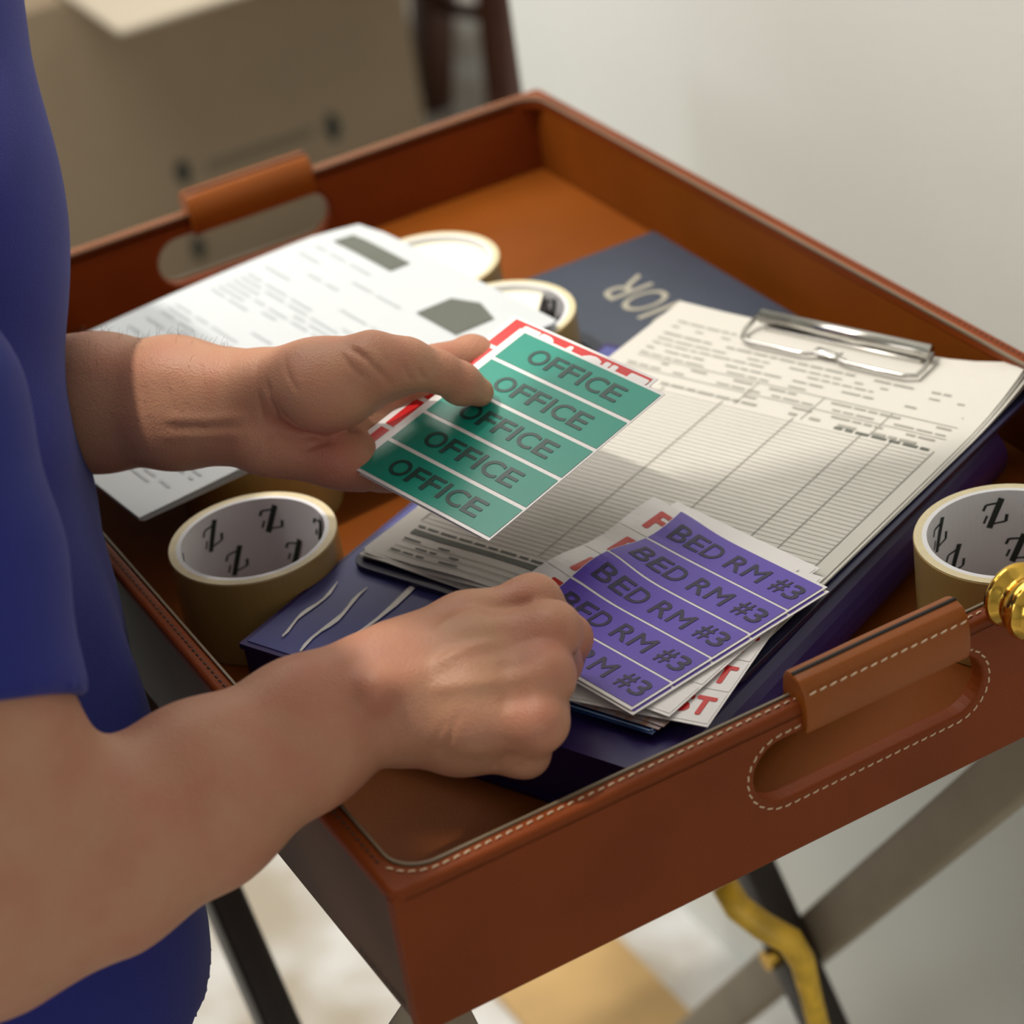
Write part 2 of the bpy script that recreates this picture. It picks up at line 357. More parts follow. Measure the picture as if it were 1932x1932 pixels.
# ------------------------------------------------------------------ tray
tray = thing('butler_tray', 'brown leather butler tray with white stitching and handle slots', 'tray', (LA / 2, LB / 2, ZT - HT))
SX0, SX1, SZ, SR = 0.1595, 0.2805, -0.0285, 0.0155
def build_tray():
    t = tray
    # base board with lining on top
    V, F = plate([rrect(-0.002, -0.002, LA + 0.002, LB + 0.002, 0.002)], (HT - HI) / 2, 0.001)
    mk('base', [T(v[0], v[1], v[2] - (HT + HI) / 2) for v in V], F, 'leather', t)
    V, F = plate([rrect(0.0005, 0.0005, LA - .0005, LB - .0005, 0.004)], 0.0006)
    mk('floor_lining', [T(v[0], v[1], v[2] - HI + 0.0006) for v in V], F, 'lining', t)
    # end panels with handle slots
    slot = stadium(SX0, SX1, SZ, SR)
    for y0, nm in ((-TW, 'end_panel'), (LB, 'end_panel')):
        V, F = plate([rrect(-TW, -HT, LA + TW, -0.0015, 0.0025, 3), slot], TW / 2, 0.0018, 3)
        mk(nm, [T(v[0], y0 + TW / 2 + v[2], v[1]) for v in V], F, 'leather', t, smooth=False)
    for x0, mm in ((-TW, 'panel'), (LA, 'lining')):
        V, F = plate([rrect(0.0, -HT + .001, LB, -0.0045, 0.0015, 3)], TW / 2 - 0.0004, 0.0012, 3)
        o = mk('side_panel', [T(x0 + TW / 2 + v[2] + (0.0006 if x0 < 0 else 0), v[0], v[1]) for v in V], F, mm, t)
    # top rim
    outer = rrect(-TW, -TW, LA + TW, LB + TW, 0.005); inner = rrect(0.0, 0.0, LA, LB, 0.016)
    V, F = plate([outer, inner], 0.0042, 0.0026, 5)
    mk('rim', [T(v[0], v[1], v[2] - 0.0035) for v in V], F, 'leather', t, smooth=False)
    inn2 = rrect(0.0006, 0.0006, LA - .0006, LB - .0006, 0.0155); inn3 = rrect(-0.0006, -0.0006, LA + .0006, LB + .0006, 0.0165)
    V, F = plate([inn3, inn2], 0.0008)
    mk('edge_highlight', [T(v[0], v[1], v[2] + 0.0004) for v in V], F, 'rim_highlight', t)  # thin strip painted as the rim's edge highlight
    st = rrect(-0.0045, -0.0045, LA + 0.0045, LB + 0.0045, 0.0195)
    # cream thread along the two ends, dark thread along the sides
    near = [T(x, y, 0.0012) for x, y in st if y < 0.008]; near.sort(key=lambda p: p[0])
    g = stitches(near, 0.0030, 0.0018, 0.00044, (0, 0, 1)); far = [T(x, y, 0.0012) for x, y in st if y > LB - 0.008]; far.sort(key=lambda p: p[0])
    g2 = stitches(far, 0.0030, 0.0018, 0.00044, (0, 0, 1)); g.add(g2.V, g2.F)
    so = stadium(SX0 - 0.0035, SX1 + 0.0035, SZ, SR + 0.0035, 18)
    for y0, up in ((-TW - 0.0001, (0, -1, 0)), (LB + TW + .0001, (0, 1, 0))):
        q = stitches([T(x, y0, z) for x, z in so], 0.0030, 0.0018, 0.00044, up, closed=True); g.add(q.V, q.F)
    setp(g.build('stitching', 'thread', t), kind='stuff', label='cream dashed stitching')
    g = G()
    for x in (-0.0045, LA + 0.0045):
        q = stitches([T(x, 0.012, 0.0012), T(x, LB - 0.012, 0.0012)], 0.0024, 0.0020, 0.0004, (0, 0, 1)); g.add(q.V, q.F)
    setp(g.build('side_stitching', 'darkthread', t), kind='stuff', label='dark dashed stitching')
    # leather wraps round the grip bars
    for yc in (-TW / 2, LB + TW / 2):
        sgn = -1 if yc < 0 else 1
        def profile(k):
            pr_ = [(-0.0085, -0.0165), (-0.0105, -0.0125), (-0.0112, -0.006), (-0.0108, 0.001), (-0.0098, 0.0062), (-0.0078, 0.0090),
                   (-0.0058, 0.0100), (-0.003, 0.0106), (0.0045, 0.0092), (0.0085, 0.0045), (0.0098, -0.003), (0.0095, -0.0115), (0.0075, -0.0165), (0.0, -0.0182)]
            return [(p[0] * -sgn * -1 if sgn < 0 else -p[0], p[1]) for p in pr_]
        V = []; n = 14; xs = [0.1860, 0.1870, 0.20, 0.22, 0.24, 0.2665, 0.2715, 0.2725]; sc = [0.96, 1.0, 1.0, 1.01, 1.01, 1.0, 1.0, .96]
        for x, k in zip(xs, sc):
            for (dy, dz) in profile(0): V.append(T(x, yc + dy * 0.86 * k, -0.0015 + (dz + 0.004) * k))
        F = [(i * n + j, i * n + (j + 1) % n, (i + 1) * n + (j + 1) % n, (i + 1) * n + j) for i in range(len(xs) - 1) for j in range(n)] + [tuple(range(n)), tuple(range((len(xs) - 1) * n, len(xs) * n))[::-1]]
        h = mk('handle_wrap', V, F, 'wrap', t); setp(h, label='lighter tan leather handle wrap')
        md = h.modifiers.new('bevel', 'BEVEL'); md.width = 0.0008; md.segments = 2; md.limit_method = 'ANGLE'
        for p in h.data.polygons: p.use_smooth = len(p.vertices) == 4
        seam = G()
        seam.tube([T(0.1865, yc - sgn * 0.0012, 0.0128), T(0.228, yc - sgn * 0.0012, 0.0129), T(0.272, yc - sgn * 0.0012, 0.0128)], 0.0010, 6)
        seam.build('seam_edge', 'emboss', h)
        q = stitches([T(0.1875, yc + sgn * 0.0094, 0.0078), T(0.2715, yc + sgn * 0.0094, 0.0078)], 0.0034, 0.0018, 0.00042, (0, sgn, 0.25))
        setp(q.build('wrap_stitching', 'thread', h), kind='stuff')
    # brass knob on the near end
    prof = [(1.12 * a_, b_) for a_, b_ in [(0.0, -0.002), (0.0105, -0.002), (0.0132, 0.0), (0.0138, 0.002), (0.0128, 0.004), (0.0108, 0.0055), (0.0098, 0.0075), (0.0106, 0.0088), (0.0128, 0.0115), (0.0137, 0.0155), (0.0128, 0.0195), (0.010, 0.0228), (0.0055, 0.0247), (0.0, 0.0252)]]
    g = G().lathe(prof, 48, c=T(0.2965, -TW - 0.001, 0.0085), M3=((1, 0, 0), (0, 0, -1), (0, 1, 0)))
    setp(g.build('brass_knob', 'brass', t, smooth=True), label='polished brass knob')
    # stamped lettering at the lower corner of the left side
    V, F, asp = text('RALPH LAUREN')
    mk('stamped_lettering', [T(-TW + 0.0004, 0.004 + 0.042 * (1 - v[0]), -HT + 0.0055 + 0.0042 * v[1]) for v in V], F, 'emboss', t)
build_tray()

# ------------------------------------------------------------------ folding stand under the tray
def stand():
    t = thing('tray_stand', 'folding crossed-leg stand with brass strap holding up the tray', 'tray stand', (LA / 2, LB / 2, 0))
    zt, zb = ZT - HT - 0.002, 0.0
    def leg(x, y0, z0, y1, z1, m, wx=0.011, wy=0.016):
        a, b = np.array((x, y0, z0)), np.array((x, y1, z1)); d = b - a; L = np.linalg.norm(d); d /= L
        n = np.cross((1.0, 0, 0), d)
        return bevel(G().obox((a + b) / 2, (1, 0, 0), n, d, wx, wy, L / 2).build('leg', m, t), 0.003)
    for x, dx in ((0.395, -0.024), (0.018, 0.024)):
        leg(x, 0.03, zt - 0.03, 0.63, 0.02, 'taupe'); leg(x + dx, 0.63, zt - 0.03, 0.03, 0.02, 'shadewood')  # one leg of each cross coloured as lit, the other as shaded
        G().tube([(x + dx * 1.8, 0.33, (zt - 0.01) / 2), (x - dx * 0.8, 0.33, (zt - 0.01) / 2)], 0.007, 16).build('hinge_pin', 'brass', t)
    for y in (0.075, 0.585):
        bevel(G().box((0.0, y - 0.014, zt - 0.02), (LA, y + 0.014, zt)).build('top_rail', 'shadewood', t), 0.003)
    P = [(0.2815, 0.2474, 0.5567), (0.2838, 0.2379, 0.5441), (0.2926, 0.2263, 0.5327), (0.3030, 0.2154, 0.5236), (0.3089, 0.2138, 0.5061), (0.3137, 0.2156, 0.4735), (0.3184, 0.2166, 0.4398), (0.3244, 0.2254, 0.3803)]
    g = G(); g.tube(P, [0.008, .0085, .0085, .0085, .008, .007, .007, .007], 10); setp(g.build('brass_strap', 'gold', t, smooth=True), label='golden brass strap')
stand()

# ------------------------------------------------------------------ tape rolls
RO, RI, RC, TH = 0.0425, 0.0362, 0.0384, 0.048     # outer, core inside, core outside, width
def tape_mesh():
    t = thing('packing_tape_roll', '', 'tape roll')
    body = [(RC, 0), (RO - .0005, 0), (RO, .0006), (RO, TH - .0006), (RO - .0005, TH), (RC, TH)]
    g = G().lathe(body, 72, closed=True); a = g.build('tape_winding', 'tape', t, world=False, smooth=False)
    G().lathe([(RC, TH - .0004), (RO - .0004, TH - .0004), (RO - .0004, TH + .0002), (RC, TH + .0002)], 72, closed=True).build('tape_edge', 'tapeside', t, world=False)
    core = [(RI, .0002), (RC, .0002), (RC, TH + .0002), (RI, TH + .0002)]
    c = G().lathe(core, 72, closed=True).build('core', 'core', t, world=False)
    g = G()
    def stroke(a0, z0, a1, z1, w):
        N = 5; V = []
        for k in range(N + 1):
            f = k / N; aa = a0 + (a1 - a0) * f; zz = z0 + (z1 - z0) * f
            aa = -aa
            dA, dZ = -(a1 - a0) * RI, (z1 - z0); L = math.hypot(dA, dZ); nx, nz = -dZ / L * w / 2 / RI, dA / L * w / 2
            for sgn in (-1, 1):
                A, Z = aa + sgn * nx, zz + sgn * nz
                V.append(((RI - .0002) * math.cos(A), (RI - .0002) * math.sin(A), Z))
        g.add(V, [(2 * k, 2 * k + 1, 2 * k + 3, 2 * k + 2) for k in range(N)])
    for i in range(7):
        a = 2 * math.pi * i / 7 + 0.2
        for (da, z) in ((0, 0.029), (0.28, 0.009)):
            b = a + da
            stroke(b - 0.03, z - 0.001, b + 0.15, z + 0.0150, 0.0030)
            stroke(b + 0.12, z + 0.0125, b - 0.06, z + 0.0120, 0.0011); stroke(b - 0.06, z + 0.012, b - 0.1, z + 0.009, 0.0014)
            stroke(b + 0.02, z + 0.001, b + 0.19, z + 0.002, 0.001); stroke(b + 0.19, z + 0.002, b + 0.21, z + 0.006, 0.0016)
            stroke(b - 0.10, z + 0.002, b - 0.05, z + 0.006, 0.0012)
    p = g.build('core_print', 'coreink', c, world=False); setp(p, label='dark printed marks')
    return t
proto = tape_mesh()
rolls = [((0.0605, 0.2835), 0.3, 0, 'packing tape roll in the near left of the tray, beside the purple binder'),
         ((0.3375, 0.0440), 2.2, 0, 'packing tape roll behind the brass knob, right of the purple binder'),
         ((0.2700, 0.4930), 1.0, 0, 'farthest packing tape roll, brightly lit, half under the white papers'),
         ((0.2700, 0.4040), 4.0, 0, 'packing tape roll between the white papers and the navy book'),
         ((0.1050, 0.3860), 5.0, 0, 'packing tape roll under the near corner of the white papers')]
for i, ((x, y), rz, dz, lab) in enumerate(rolls):
    if i == 0: t = proto
    else:
        t = proto.copy(); COL.objects.link(t)
        for ch in list(proto.children):
            c = ch.copy(); COL.objects.link(c); c.parent = t
            for s in ch.children:
                d = s.copy(); COL.objects.link(d); d.parent = c
    t.location = T(x, y, -HI + 0.0013); t.rotation_euler = (0, 0, rz)
    setp(t, lab, 'tape roll', 'packing tape rolls in the tray')

    if i in (2, 3):                                     # pale disc added to imitate bright light inside the two far rolls
        n = 40; a0, a1 = (0, 2 * math.pi) if i == 2 else (math.radians(20) - rz, math.radians(265) - rz)
        A = [a0 + (a1 - a0) * k / n for k in range(n + 1)]
        V = [((RI - .0003) * math.cos(a), (RI - .0003) * math.sin(a), z) for z in (TH - .0035, TH - .0045) for a in A]; m_ = n + 1
        mk('lit_disc', V, [tuple(range(m_)), tuple(range(m_, 2 * m_))[::-1]] + [(k, (k + 1) % m_, m_ + (k + 1) % m_, m_ + k) for k in range(m_)], 'lit_disc', t, world=False)

# ------------------------------------------------------------------ navy book
def book():
    t = thing('navy_book', 'dark navy book with silver lettering against the right tray wall', 'book', T(0.37, 0.42, -HI + .0013))
    x0, x1, y0, y1, z0, z1 = 0.3165, 0.4255, 0.3345, 0.4960, -HI + .0014, -0.0385
    bevel(G().box(T(x0, y0, z1 - 0.002), T(x1, y1, z1)).build('front_cover', 'navy', t), 0.0006)
    bevel(G().box(T(x0, y0, z0), T(x1, y1, z0 + .002)).build('back_cover', 'navy', t), 0.0006)
    G().box(T(x0 + .0022, y0 + .003, z0 + .002), T(x1 - .003, y1 - .003, z1 - .002)).build('page_block', 'paper', t)
    G().box(T(x0, y0, z0 + .002), T(x0 + .0021, y1, z1 - .002)).build('spine', 'navy', t)
    V, F, a = text('DIOR')
    # reads from the far side of the tray: letters run towards +y
    mk('cover_lettering', [T(0.3862 - 0.030 * v[1], 0.378 + 0.074 * v[0], z1 + 0.0003 + v[2]) for v in V], F, 'silver', t)
book()

# ------------------------------------------------------------------ purple binder
bu = np.array((0.905, 0.425, 0)); bv = np.array((0.425, -0.905, 0)); B0 = np.array((0.0226, 0.2210, 0))
BW, BL_, BT = 0.243, 0.315, 0.0350
def binder():
    t = thing('ring_binder', 'purple vinyl ring binder under the clipboard, clear pocket at its near end', 'binder', T(*(B0 + bu * BL_ / 2 + bv * BW / 2)[:2], -HI + .0013))
    z0 = -HI + 0.0014
    def bm_(V): return [T(*(B0 + bu * v[0] + bv * v[1])[:2], v[2]) for v in V]
    # covers and rounded spine as one wrap profile in (v, z)
    r = BT / 2; prof = [(0, z0 + BT), (BW - r, z0 + BT)]
    for k in range(1, 12):
        a = math.radians(90 - 180 * k / 12); prof.append((BW - r + r * math.cos(a), z0 + r + r * math.sin(a)))
    prof += [(BW - r, z0), (0, z0), (0, z0 + 0.003), (BW - r, z0 + 0.003)]
    ri = r - 0.003
    for k in range(1, 12):
        a = math.radians(-90 + 180 * k / 12); prof.append((BW - r + ri * math.cos(a), z0 + r + ri * math.sin(a)))
    prof += [(BW - r, z0 + BT - .003), (0, z0 + BT - .003)]
    n = len(prof); V = [(u, v, z) for u in (0, BL_) for v, z in prof]
    F = [(i, (i + 1) % n, n + (i + 1) % n, n + i) for i in range(n)] + [tuple(range(n)), tuple(range(n, 2 * n))]
    mk('cover', bm_(V), F, 'binder', t)
    g = G().box((0.0012, 0.0012, z0 + .003), (BL_ - .0012, BW - r, z0 + BT - .003)); mk('pages', bm_(g.V), g.F, 'binder', t)
    V, F = slab(0.003, 0.003, BL_ - 0.004, 0.135, lambda x, y: z0 + BT + 0.0005, 0.0005, 12, 8)
    pk = mk('clear_pocket', bm_(V), F, 'pocket', t); setp(pk, label='lavender glossy clear pocket')
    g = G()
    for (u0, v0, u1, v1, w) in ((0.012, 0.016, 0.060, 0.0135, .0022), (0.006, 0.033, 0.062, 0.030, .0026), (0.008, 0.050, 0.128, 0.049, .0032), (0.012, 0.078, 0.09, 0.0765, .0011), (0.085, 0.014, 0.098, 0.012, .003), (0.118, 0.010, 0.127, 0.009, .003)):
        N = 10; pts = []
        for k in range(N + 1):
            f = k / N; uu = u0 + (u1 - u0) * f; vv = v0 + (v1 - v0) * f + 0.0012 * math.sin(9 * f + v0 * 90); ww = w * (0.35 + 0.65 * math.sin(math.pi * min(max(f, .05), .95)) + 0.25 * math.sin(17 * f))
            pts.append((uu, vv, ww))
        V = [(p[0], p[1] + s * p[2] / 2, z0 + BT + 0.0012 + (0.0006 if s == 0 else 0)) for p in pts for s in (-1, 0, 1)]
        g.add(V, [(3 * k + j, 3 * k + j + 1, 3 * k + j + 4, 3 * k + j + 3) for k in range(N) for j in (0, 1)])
    mk('pocket_glints', bm_(g.V), g.F, 'glint', pk)  # pocket reflections laid on as white strips
binder()
ZB = -HI + 0.0014 + BT + 0.001      # top of binder

# ------------------------------------------------------------------ clipboard with forms
fo = np.array((0.3596, 0.3512, 0)); fy = np.array((-0.9175, -0.3978, 0)); fx = np.array((-fy[1], fy[0], 0)); fx = np.array((0.3978, -0.9175, 0))
FX0 = 0.0
def fpt(u, v, z): return T(*(fo + fx * u + fy * v)[:2], z)
fo = fo - fx * 0.004
def clipboard():
    t = thing('clipboard', 'dark clipboard with chrome clip lying on the purple binder', 'clipboard', fpt(0.108, 0.14, ZB))
    V, F = plate([rrect(-0.004, -0.002, 0.222, 0.288, 0.010)], 0.0014, 0.0004)
    mk('board', [fpt(v[0], v[1], ZB + 0.0016 + v[2]) for v in V], F, 'boardnavy', t)
    zt = PT + 0.0006
    c = thing('tmp', '', '') ; bpy.data.objects.remove(c)
    # spring clip: flat base bar, rolled upper bar and wire loop
    u0, u1 = 0.056, 0.164
    g = G().box((u0 + .006, 0.000, ZB + .003), (u1 - .006, 0.010, zt + 0.0012)); o = mk('clip_base', [fpt(v[0], v[1], v[2]) for v in g.V], g.F, 'steel', t); bevel(o, .0006)
    g = G().tube([fpt(u0 + .002, 0.006, zt + 0.0052), fpt(u1 - .002, 0.006, zt + 0.0052)], 0.0040, 14); g.build('clip_roll', 'steel', t, smooth=True)
    W = [(u0, 0.007), (u0 - .001, 0.018), (u0 + .002, 0.026), (u0 + .008, 0.029), (0.095, 0.029), (0.101, 0.0275), (0.105, 0.024), (0.115, 0.024), (0.119, 0.0275), (0.125, 0.029), (u1 - .006, 0.029), (u1 + .001, 0.026), (u1 + .001, 0.018), (u1, 0.007)]
    g = G().tube([fpt(a, b, zt + 0.0022 + (0.003 if b < 0.01 else 0)) for a, b in W], 0.0013, 8); g.build('clip_wire', 'steel', t, smooth=True)
    g = G().box((0.102, 0.020, zt + .0014), (0.118, 0.027, zt + 0.003)); o = mk('clip_thumb_plate', [fpt(v[0], v[1], v[2]) for v in g.V], g.F, 'steel', t); bevel(o, .0008)
    return t
NS = 5
def form_z(k):
    def f(u, v):
        z = ZB + 0.0032 + 0.0006 * k
        z += 0.010 * max(0, (u - 0.15) / 0.066) ** 2 * max(0, 1 - v / 0.07) ** 2 * (0.4 + 0.15 * k)          # curl at the upper right corner
        z += 0.0022 * math.exp(-((v - 0.279) / 0.02) ** 2) * (0.5 + 0.5 * math.sin(u * 60 + k))               # lifted lower edge
        z += 0.0014 * math.exp(-((u) / 0.02) ** 2) * (k / NS)
        return z
    return f
PT = ZB + 0.0032 + 0.0006 * NS
def forms():
    for k in range(NS):
        last = k == NS - 1
        t = thing('printed_form', ('topmost ruled form on the clipboard, printed with columns and a dark footer bar' if last else 'sheet of white paper under the ruled form on the clipboard'), 'paper', fpt(0.108, 0.14, ZB + .0032 + .0006 * k), group='forms on the clipboard')
        off = [(0.0025, 0.003), (-0.002, 0.004), (0.003, 0.0015), (0.001, 0.0025), (0, 0)][k]; rot = [0.010, -0.008, 0.006, -0.004, 0][k]
        zf = form_z(k)
        V, F = slab(0, 0, 0.216, 0.279, zf, 0.0003, 14, 18)
        V = [((v[0] * math.cos(rot) - v[1] * math.sin(rot)) + off[0], (v[0] * math.sin(rot) + v[1] * math.cos(rot)) + off[1], v[2]) for v in V]
        mk('sheet', [fpt(*v) for v in V], F, 'paper', t, smooth=False)
        if not last: continue
        lines = {'rule': G(), 'ink': G(), 'ink2': G(), 'bar': G()}
        def strip(kind, u0, v0, u1, v1, wd):
            n = max(1, int(math.hypot(u1 - u0, v1 - v0) / 0.015)); du, dv = u1 - u0, v1 - v0; L = math.hypot(du, dv); nu, nv = -dv / L * wd / 2, du / L * wd / 2
            V = []
            for i in range(n + 1):
                f = i / n
                for s in (-1, 1):
                    uu, vv = u0 + du * f + s * nu, v0 + dv * f + s * nv; V.append((uu, vv, zf(uu, vv) + 0.00035))
            lines[kind].add(V, [(2 * i, 2 * i + 1, 2 * i + 3, 2 * i + 2) for i in range(n)])
        T0, T1 = 0.088, 0.246
        n = 46
        for i in range(n + 1): strip('rule', 0.010, T0 + (T1 - T0) * i / n, 0.207, T0 + (T1 - T0) * i / n, 0.00042)
        for u in (0.010, 0.046, 0.083, 0.126, 0.166, 0.183, 0.207): strip('ink', u, T0 - .004, u, T1, 0.0006)
        def words(v, u0, u1, h, kind='ink', dens=0.75):
            u = u0
            while u < u1:
                wl = random.uniform(0.004, 0.012)
                if random.random() < dens: strip(kind, u, v, min(u + wl, u1), v, h)
                u += wl + 0.0016
        for v, a, b, h in ((0.020, 0.012, 0.050, .0014), (0.026, 0.012, 0.05, .0012), (0.034, 0.012, 0.19, .0016), (0.040, 0.012, 0.20, .0012), (0.045, 0.012, 0.15, .0012), (0.051, 0.012, 0.205, .0014),
                           (0.057, 0.012, 0.12, .0012), (0.063, 0.03, 0.205, .0016), (0.069, 0.012, 0.205, .0014), (0.075, 0.09, 0.205, .0018), (0.081, 0.012, 0.205, .0022)): words(v, a, b, h)
        words(0.084, 0.15, 0.205, 0.0022, 'ink2', 0.95)
        for v in (0.060, 0.072): strip('ink', 0.012, v, 0.207, v, .0005)
        for u in (0.09, 0.13, 0.17): strip('ink', u, 0.060, u, 0.084, .0005)
        strip('bar', 0.012, 0.2555, 0.108, 0.2555, 0.0042); strip('ink', 0.115, 0.2555, 0.207, 0.2555, 0.003)
        words(0.2505, 0.012, 0.09, .0016, 'ink2', .9)
        for v in (0.262, 0.267, 0.2725): words(v, 0.012, 0.06, .0012, 'ink2', 0.6); strip('ink', 0.012, v + .002, 0.10, v + .002, .0005)
        for nm, key in (('ruled_lines', 'rule'), ('pale_print', 'ink'), ('dark_print', 'ink2'), ('footer_bar', 'bar')):
            g = lines[key]; o = mk(nm, [fpt(*v) for v in g.V], g.F, 'ink2' if key == 'bar' else key, t)
            if key != 'bar': setp(o, kind='stuff')
clipboard(); forms()

# ------------------------------------------------------------------ loose papers resting on the tape rolls
so_ = np.array((0.2601, 0.5690, 0)); sx = np.array((0.1045, -0.9945, 0)); sy = np.array((-0.9945, -0.1045, 0))
def loose_papers():
    W_, L_ = 0.207, 0.262
    zt = -HI + 0.0013 + TH + 0.0008
    def zf_(k):
        def f(u, v):
            z = zt + 0.0009 * k
            z -= 0.004 * math.exp(-((u / 0.02) ** 2 + (v / 0.02) ** 2))
            z += 0.003 * math.sin(v * 14 + 0.4) * (k / 6)
            return z
        return f
    def sp(u, v, z): return T(*(so_ + sx * u + sy * v)[:2], z)
    for k in range(6):
        last = k == 5
        t = thing('printed_page', ('topmost printed page of the white stack behind the left wrist, dark logo blocks' if last else 'white page within the stack resting on the tape rolls'), 'paper', sp(W_ / 2, L_ / 2, zt + .0009 * k), group='loose papers on the tape rolls')
        zf = zf_(k); off = random.uniform(-.003, .003) * (0 if last else 1); rot = random.uniform(-.012, .012) * (0 if last else 1)
        V, F = slab(0, 0, W_, L_, zf, 0.0006, 14, 16)
        V = [((v[0] - rot * v[1]) + off, v[1] + rot * v[0] + off, v[2]) for v in V]
        mk('sheet', [sp(*v) for v in V], F, 'paperB', t)
        if not last: continue
        g1, g2, g3 = G(), G(), G()
        def quad(g, u0, v0, u1, v1):
            n = 4; V = []
            for i in range(n + 1):
                uu = u0 + (u1 - u0) * i / n
                for vv in (v0, v1): V.append((uu, vv, zf(uu, vv) + .0005))
            g.add(V, [(2 * i, 2 * i + 1, 2 * i + 3, 2 * i + 2) for i in range(n)])
        quad(g2, 0.016, 0.012, 0.080, 0.026)
        house = [(0.138, 0.022), (0.156, 0.014), (0.178, 0.020), (0.178, 0.046), (0.138, 0.046)]
        g3.add([(u, v, zf(u, v) + .0006) for u, v in house], [tuple(range(5))])
        v = 0.036
        while v < 0.245:
            u = 0.014
            while u < 0.195:
                L = random.uniform(0.010, 0.03)
                if random.random() < 0.55 and not (u > 0.13 and v < 0.07): quad(g1, u, v, min(u + L, 0.197), v + 0.0016)
                u += L + 0.006
            v += random.choice((0.005, 0.005, 0.012))
        mk('logo_bar', [sp(*q) for q in g2.V], g2.F, 'ink2', t); mk('house_logo', [sp(*q) for q in g3.V], g3.F, 'ink2', t); setp(mk('text_lines', [sp(*q) for q in g1.V], g1.F, 'faint', t), kind='stuff')
loose_papers()

# ------------------------------------------------------------------ label sheets
CW, CL = 0.0955, 0.120
def card(name, label, group, org, ex, ey, m_label, m_text, words, bold, x0, x1, hh, zf=lambda x, y: 0.0, th=0.0004, cat='label sheet', rows=5, marg=(0.0048, 0.0010), italic=0.0, back='sheet', gap=0.0023):
    ex = np.array(ex, float); ex /= np.linalg.norm(ex); ey = np.array(ey, float); ey -= ex * (ex @ ey); ey /= np.linalg.norm(ey); ez = np.cross(ex, ey)
    if ez[2] < 0: ez = -ez
    org = np.array(org, float)
    cen = org + ex * CW / 2 - ey * CL / 2
    t = thing(name, label, cat, tuple(cen), group=group)
    fm = frame_map(org, ex, ey, ez)
    V, F = slab(0, -CL, CW, 0, zf, th, 24, 24); mk('backing', fm(V), F, back, t)
    top = 0.0018; h = (CL - 2 * top - (rows - 1) * gap) / rows
    for r in range(rows):
        y1 = -top - r * (h + gap); y0 = y1 - h
        V2, F2 = grid(24, 6); V = [(marg[0] + (CW - marg[0] - marg[1]) * u, y0 + h * v, 0) for u, v in V2]
        V = [(x, y, zf(x, y) + 0.00022) for x, y, z in V]
        lb = mk('label', fm(V), F2, m_label, t)
        if words:
            TV, TF, a = text(words, bold)
            P = [(x0 * CW + (x1 - x0) * CW * v[0], y0 + h * (0.5 - hh / 2 + hh * v[1]), v[2]) for v in TV]
            mk('lettering', fm([(x, y, zf(x, y) + 0.00036 + z) for x, y, z in P]), TF, m_text, lb)
    return t
gx, gy = (0.2649, -0.9598, -0.0927), (0.9570, 0.2499, 0.1475)
gTL = np.array((0.2093, 0.2548, 0.0683 + ZT)); gn = np.array((-0.1184, -0.1278, 0.9847))
gxa, gya = np.array(gx), np.array(gy)
card('label_sheet', 'teal label sheet printed OFFICE, held on top by the left hand', 'label sheets held in the left hand', gTL, gx, gy, 'teal', 'black', 'OFFICE', 0.018, 0.20, 0.83, 0.52)
card('label_sheet', 'red and white label sheet peeking out behind the teal OFFICE sheet', 'label sheets held in the left hand', gTL - gn * 0.0009 - gxa * 0.0110 + gya * 0.0066, gxa + gya * 0.010, gya - gxa * 0.010, 'red', 'sheet', 'FRAGILE', 0.04, 0.12, 0.98, 0.84, marg=(0.0035, 0.002), gap=0.0028)
card('label_sheet', 'white-edged label sheet, middle of the stack in the left hand', 'label sheets held in the left hand', gTL - gn * 0.0017 - gxa * 0.0065 + gya * 0.003, gxa - gya * 0.012, gya + gxa * 0.012, 'red', None, None, 0, 0, 1, .5, marg=(0.004, 0.002))
card('label_sheet', 'lowest label sheet of the stack in the left hand', 'label sheets held in the left hand', gTL - gn * 0.0025 - gxa * 0.0075 + gya * 0.0005, gxa + gya * 0.005, gya - gxa * 0.005, 'teal', None, None, 0, 0, 1, .5, marg=(0.004, 0.002))
px_, py_ = (0.1777, -0.9841, 0.0), (0.9644, 0.2646, 0.0)
pTL = np.array(T(0.2323, 0.1550, -0.004)); pxa, pya = np.array(px_), np.array((0.9841, 0.1777, 0.0))
def curl(a, ph):
    return lambda x, y: a * math.exp(-(max(x, 0) / 0.020) ** 2) * (0.55 + 0.45 * math.sin(y * 95 + ph)) * (1 if y > -0.09 else max(0, 1 + (y + .09) / .02))
card('label_sheet', 'violet label sheet printed BED RM #3, topmost under the right hand', 'label sheets under the right hand', pTL, px_, py_, 'purple', 'blackp', 'BED RM #3', 0.014, 0.075, 0.955, 0.50, zf=curl(0.006, 0.4), marg=(0.0006, 0.0012), gap=0.0013)
card('label_sheet', 'second violet label sheet, showing only its right edge under the BED RM #3 sheet', 'label sheets under the right hand', pTL - np.array((0, 0, 0.0009)) + pxa * 0.0022 - pya * 0.0012, px_, py_, 'purple', None, None, 0, 0, 1, .5, marg=(0.002, 0.0012), zf=curl(0.003, 0.4), gap=0.0013)
card('label_sheet', 'white label sheet with red letters showing left of the violet BED RM #3 sheet', 'label sheets under the right hand', pTL - np.array((0, 0, 0.0020)) - pxa * 0.0225 + pya * 0.0015, pxa + pya * 0.03, pya - pxa * 0.03, 'sheet', 'redink', 'FRAGILE', 0.035, 0.12, 0.99, 0.62, marg=(0.001, 0.001), gap=0.001, zf=curl(0.004, 2.0))
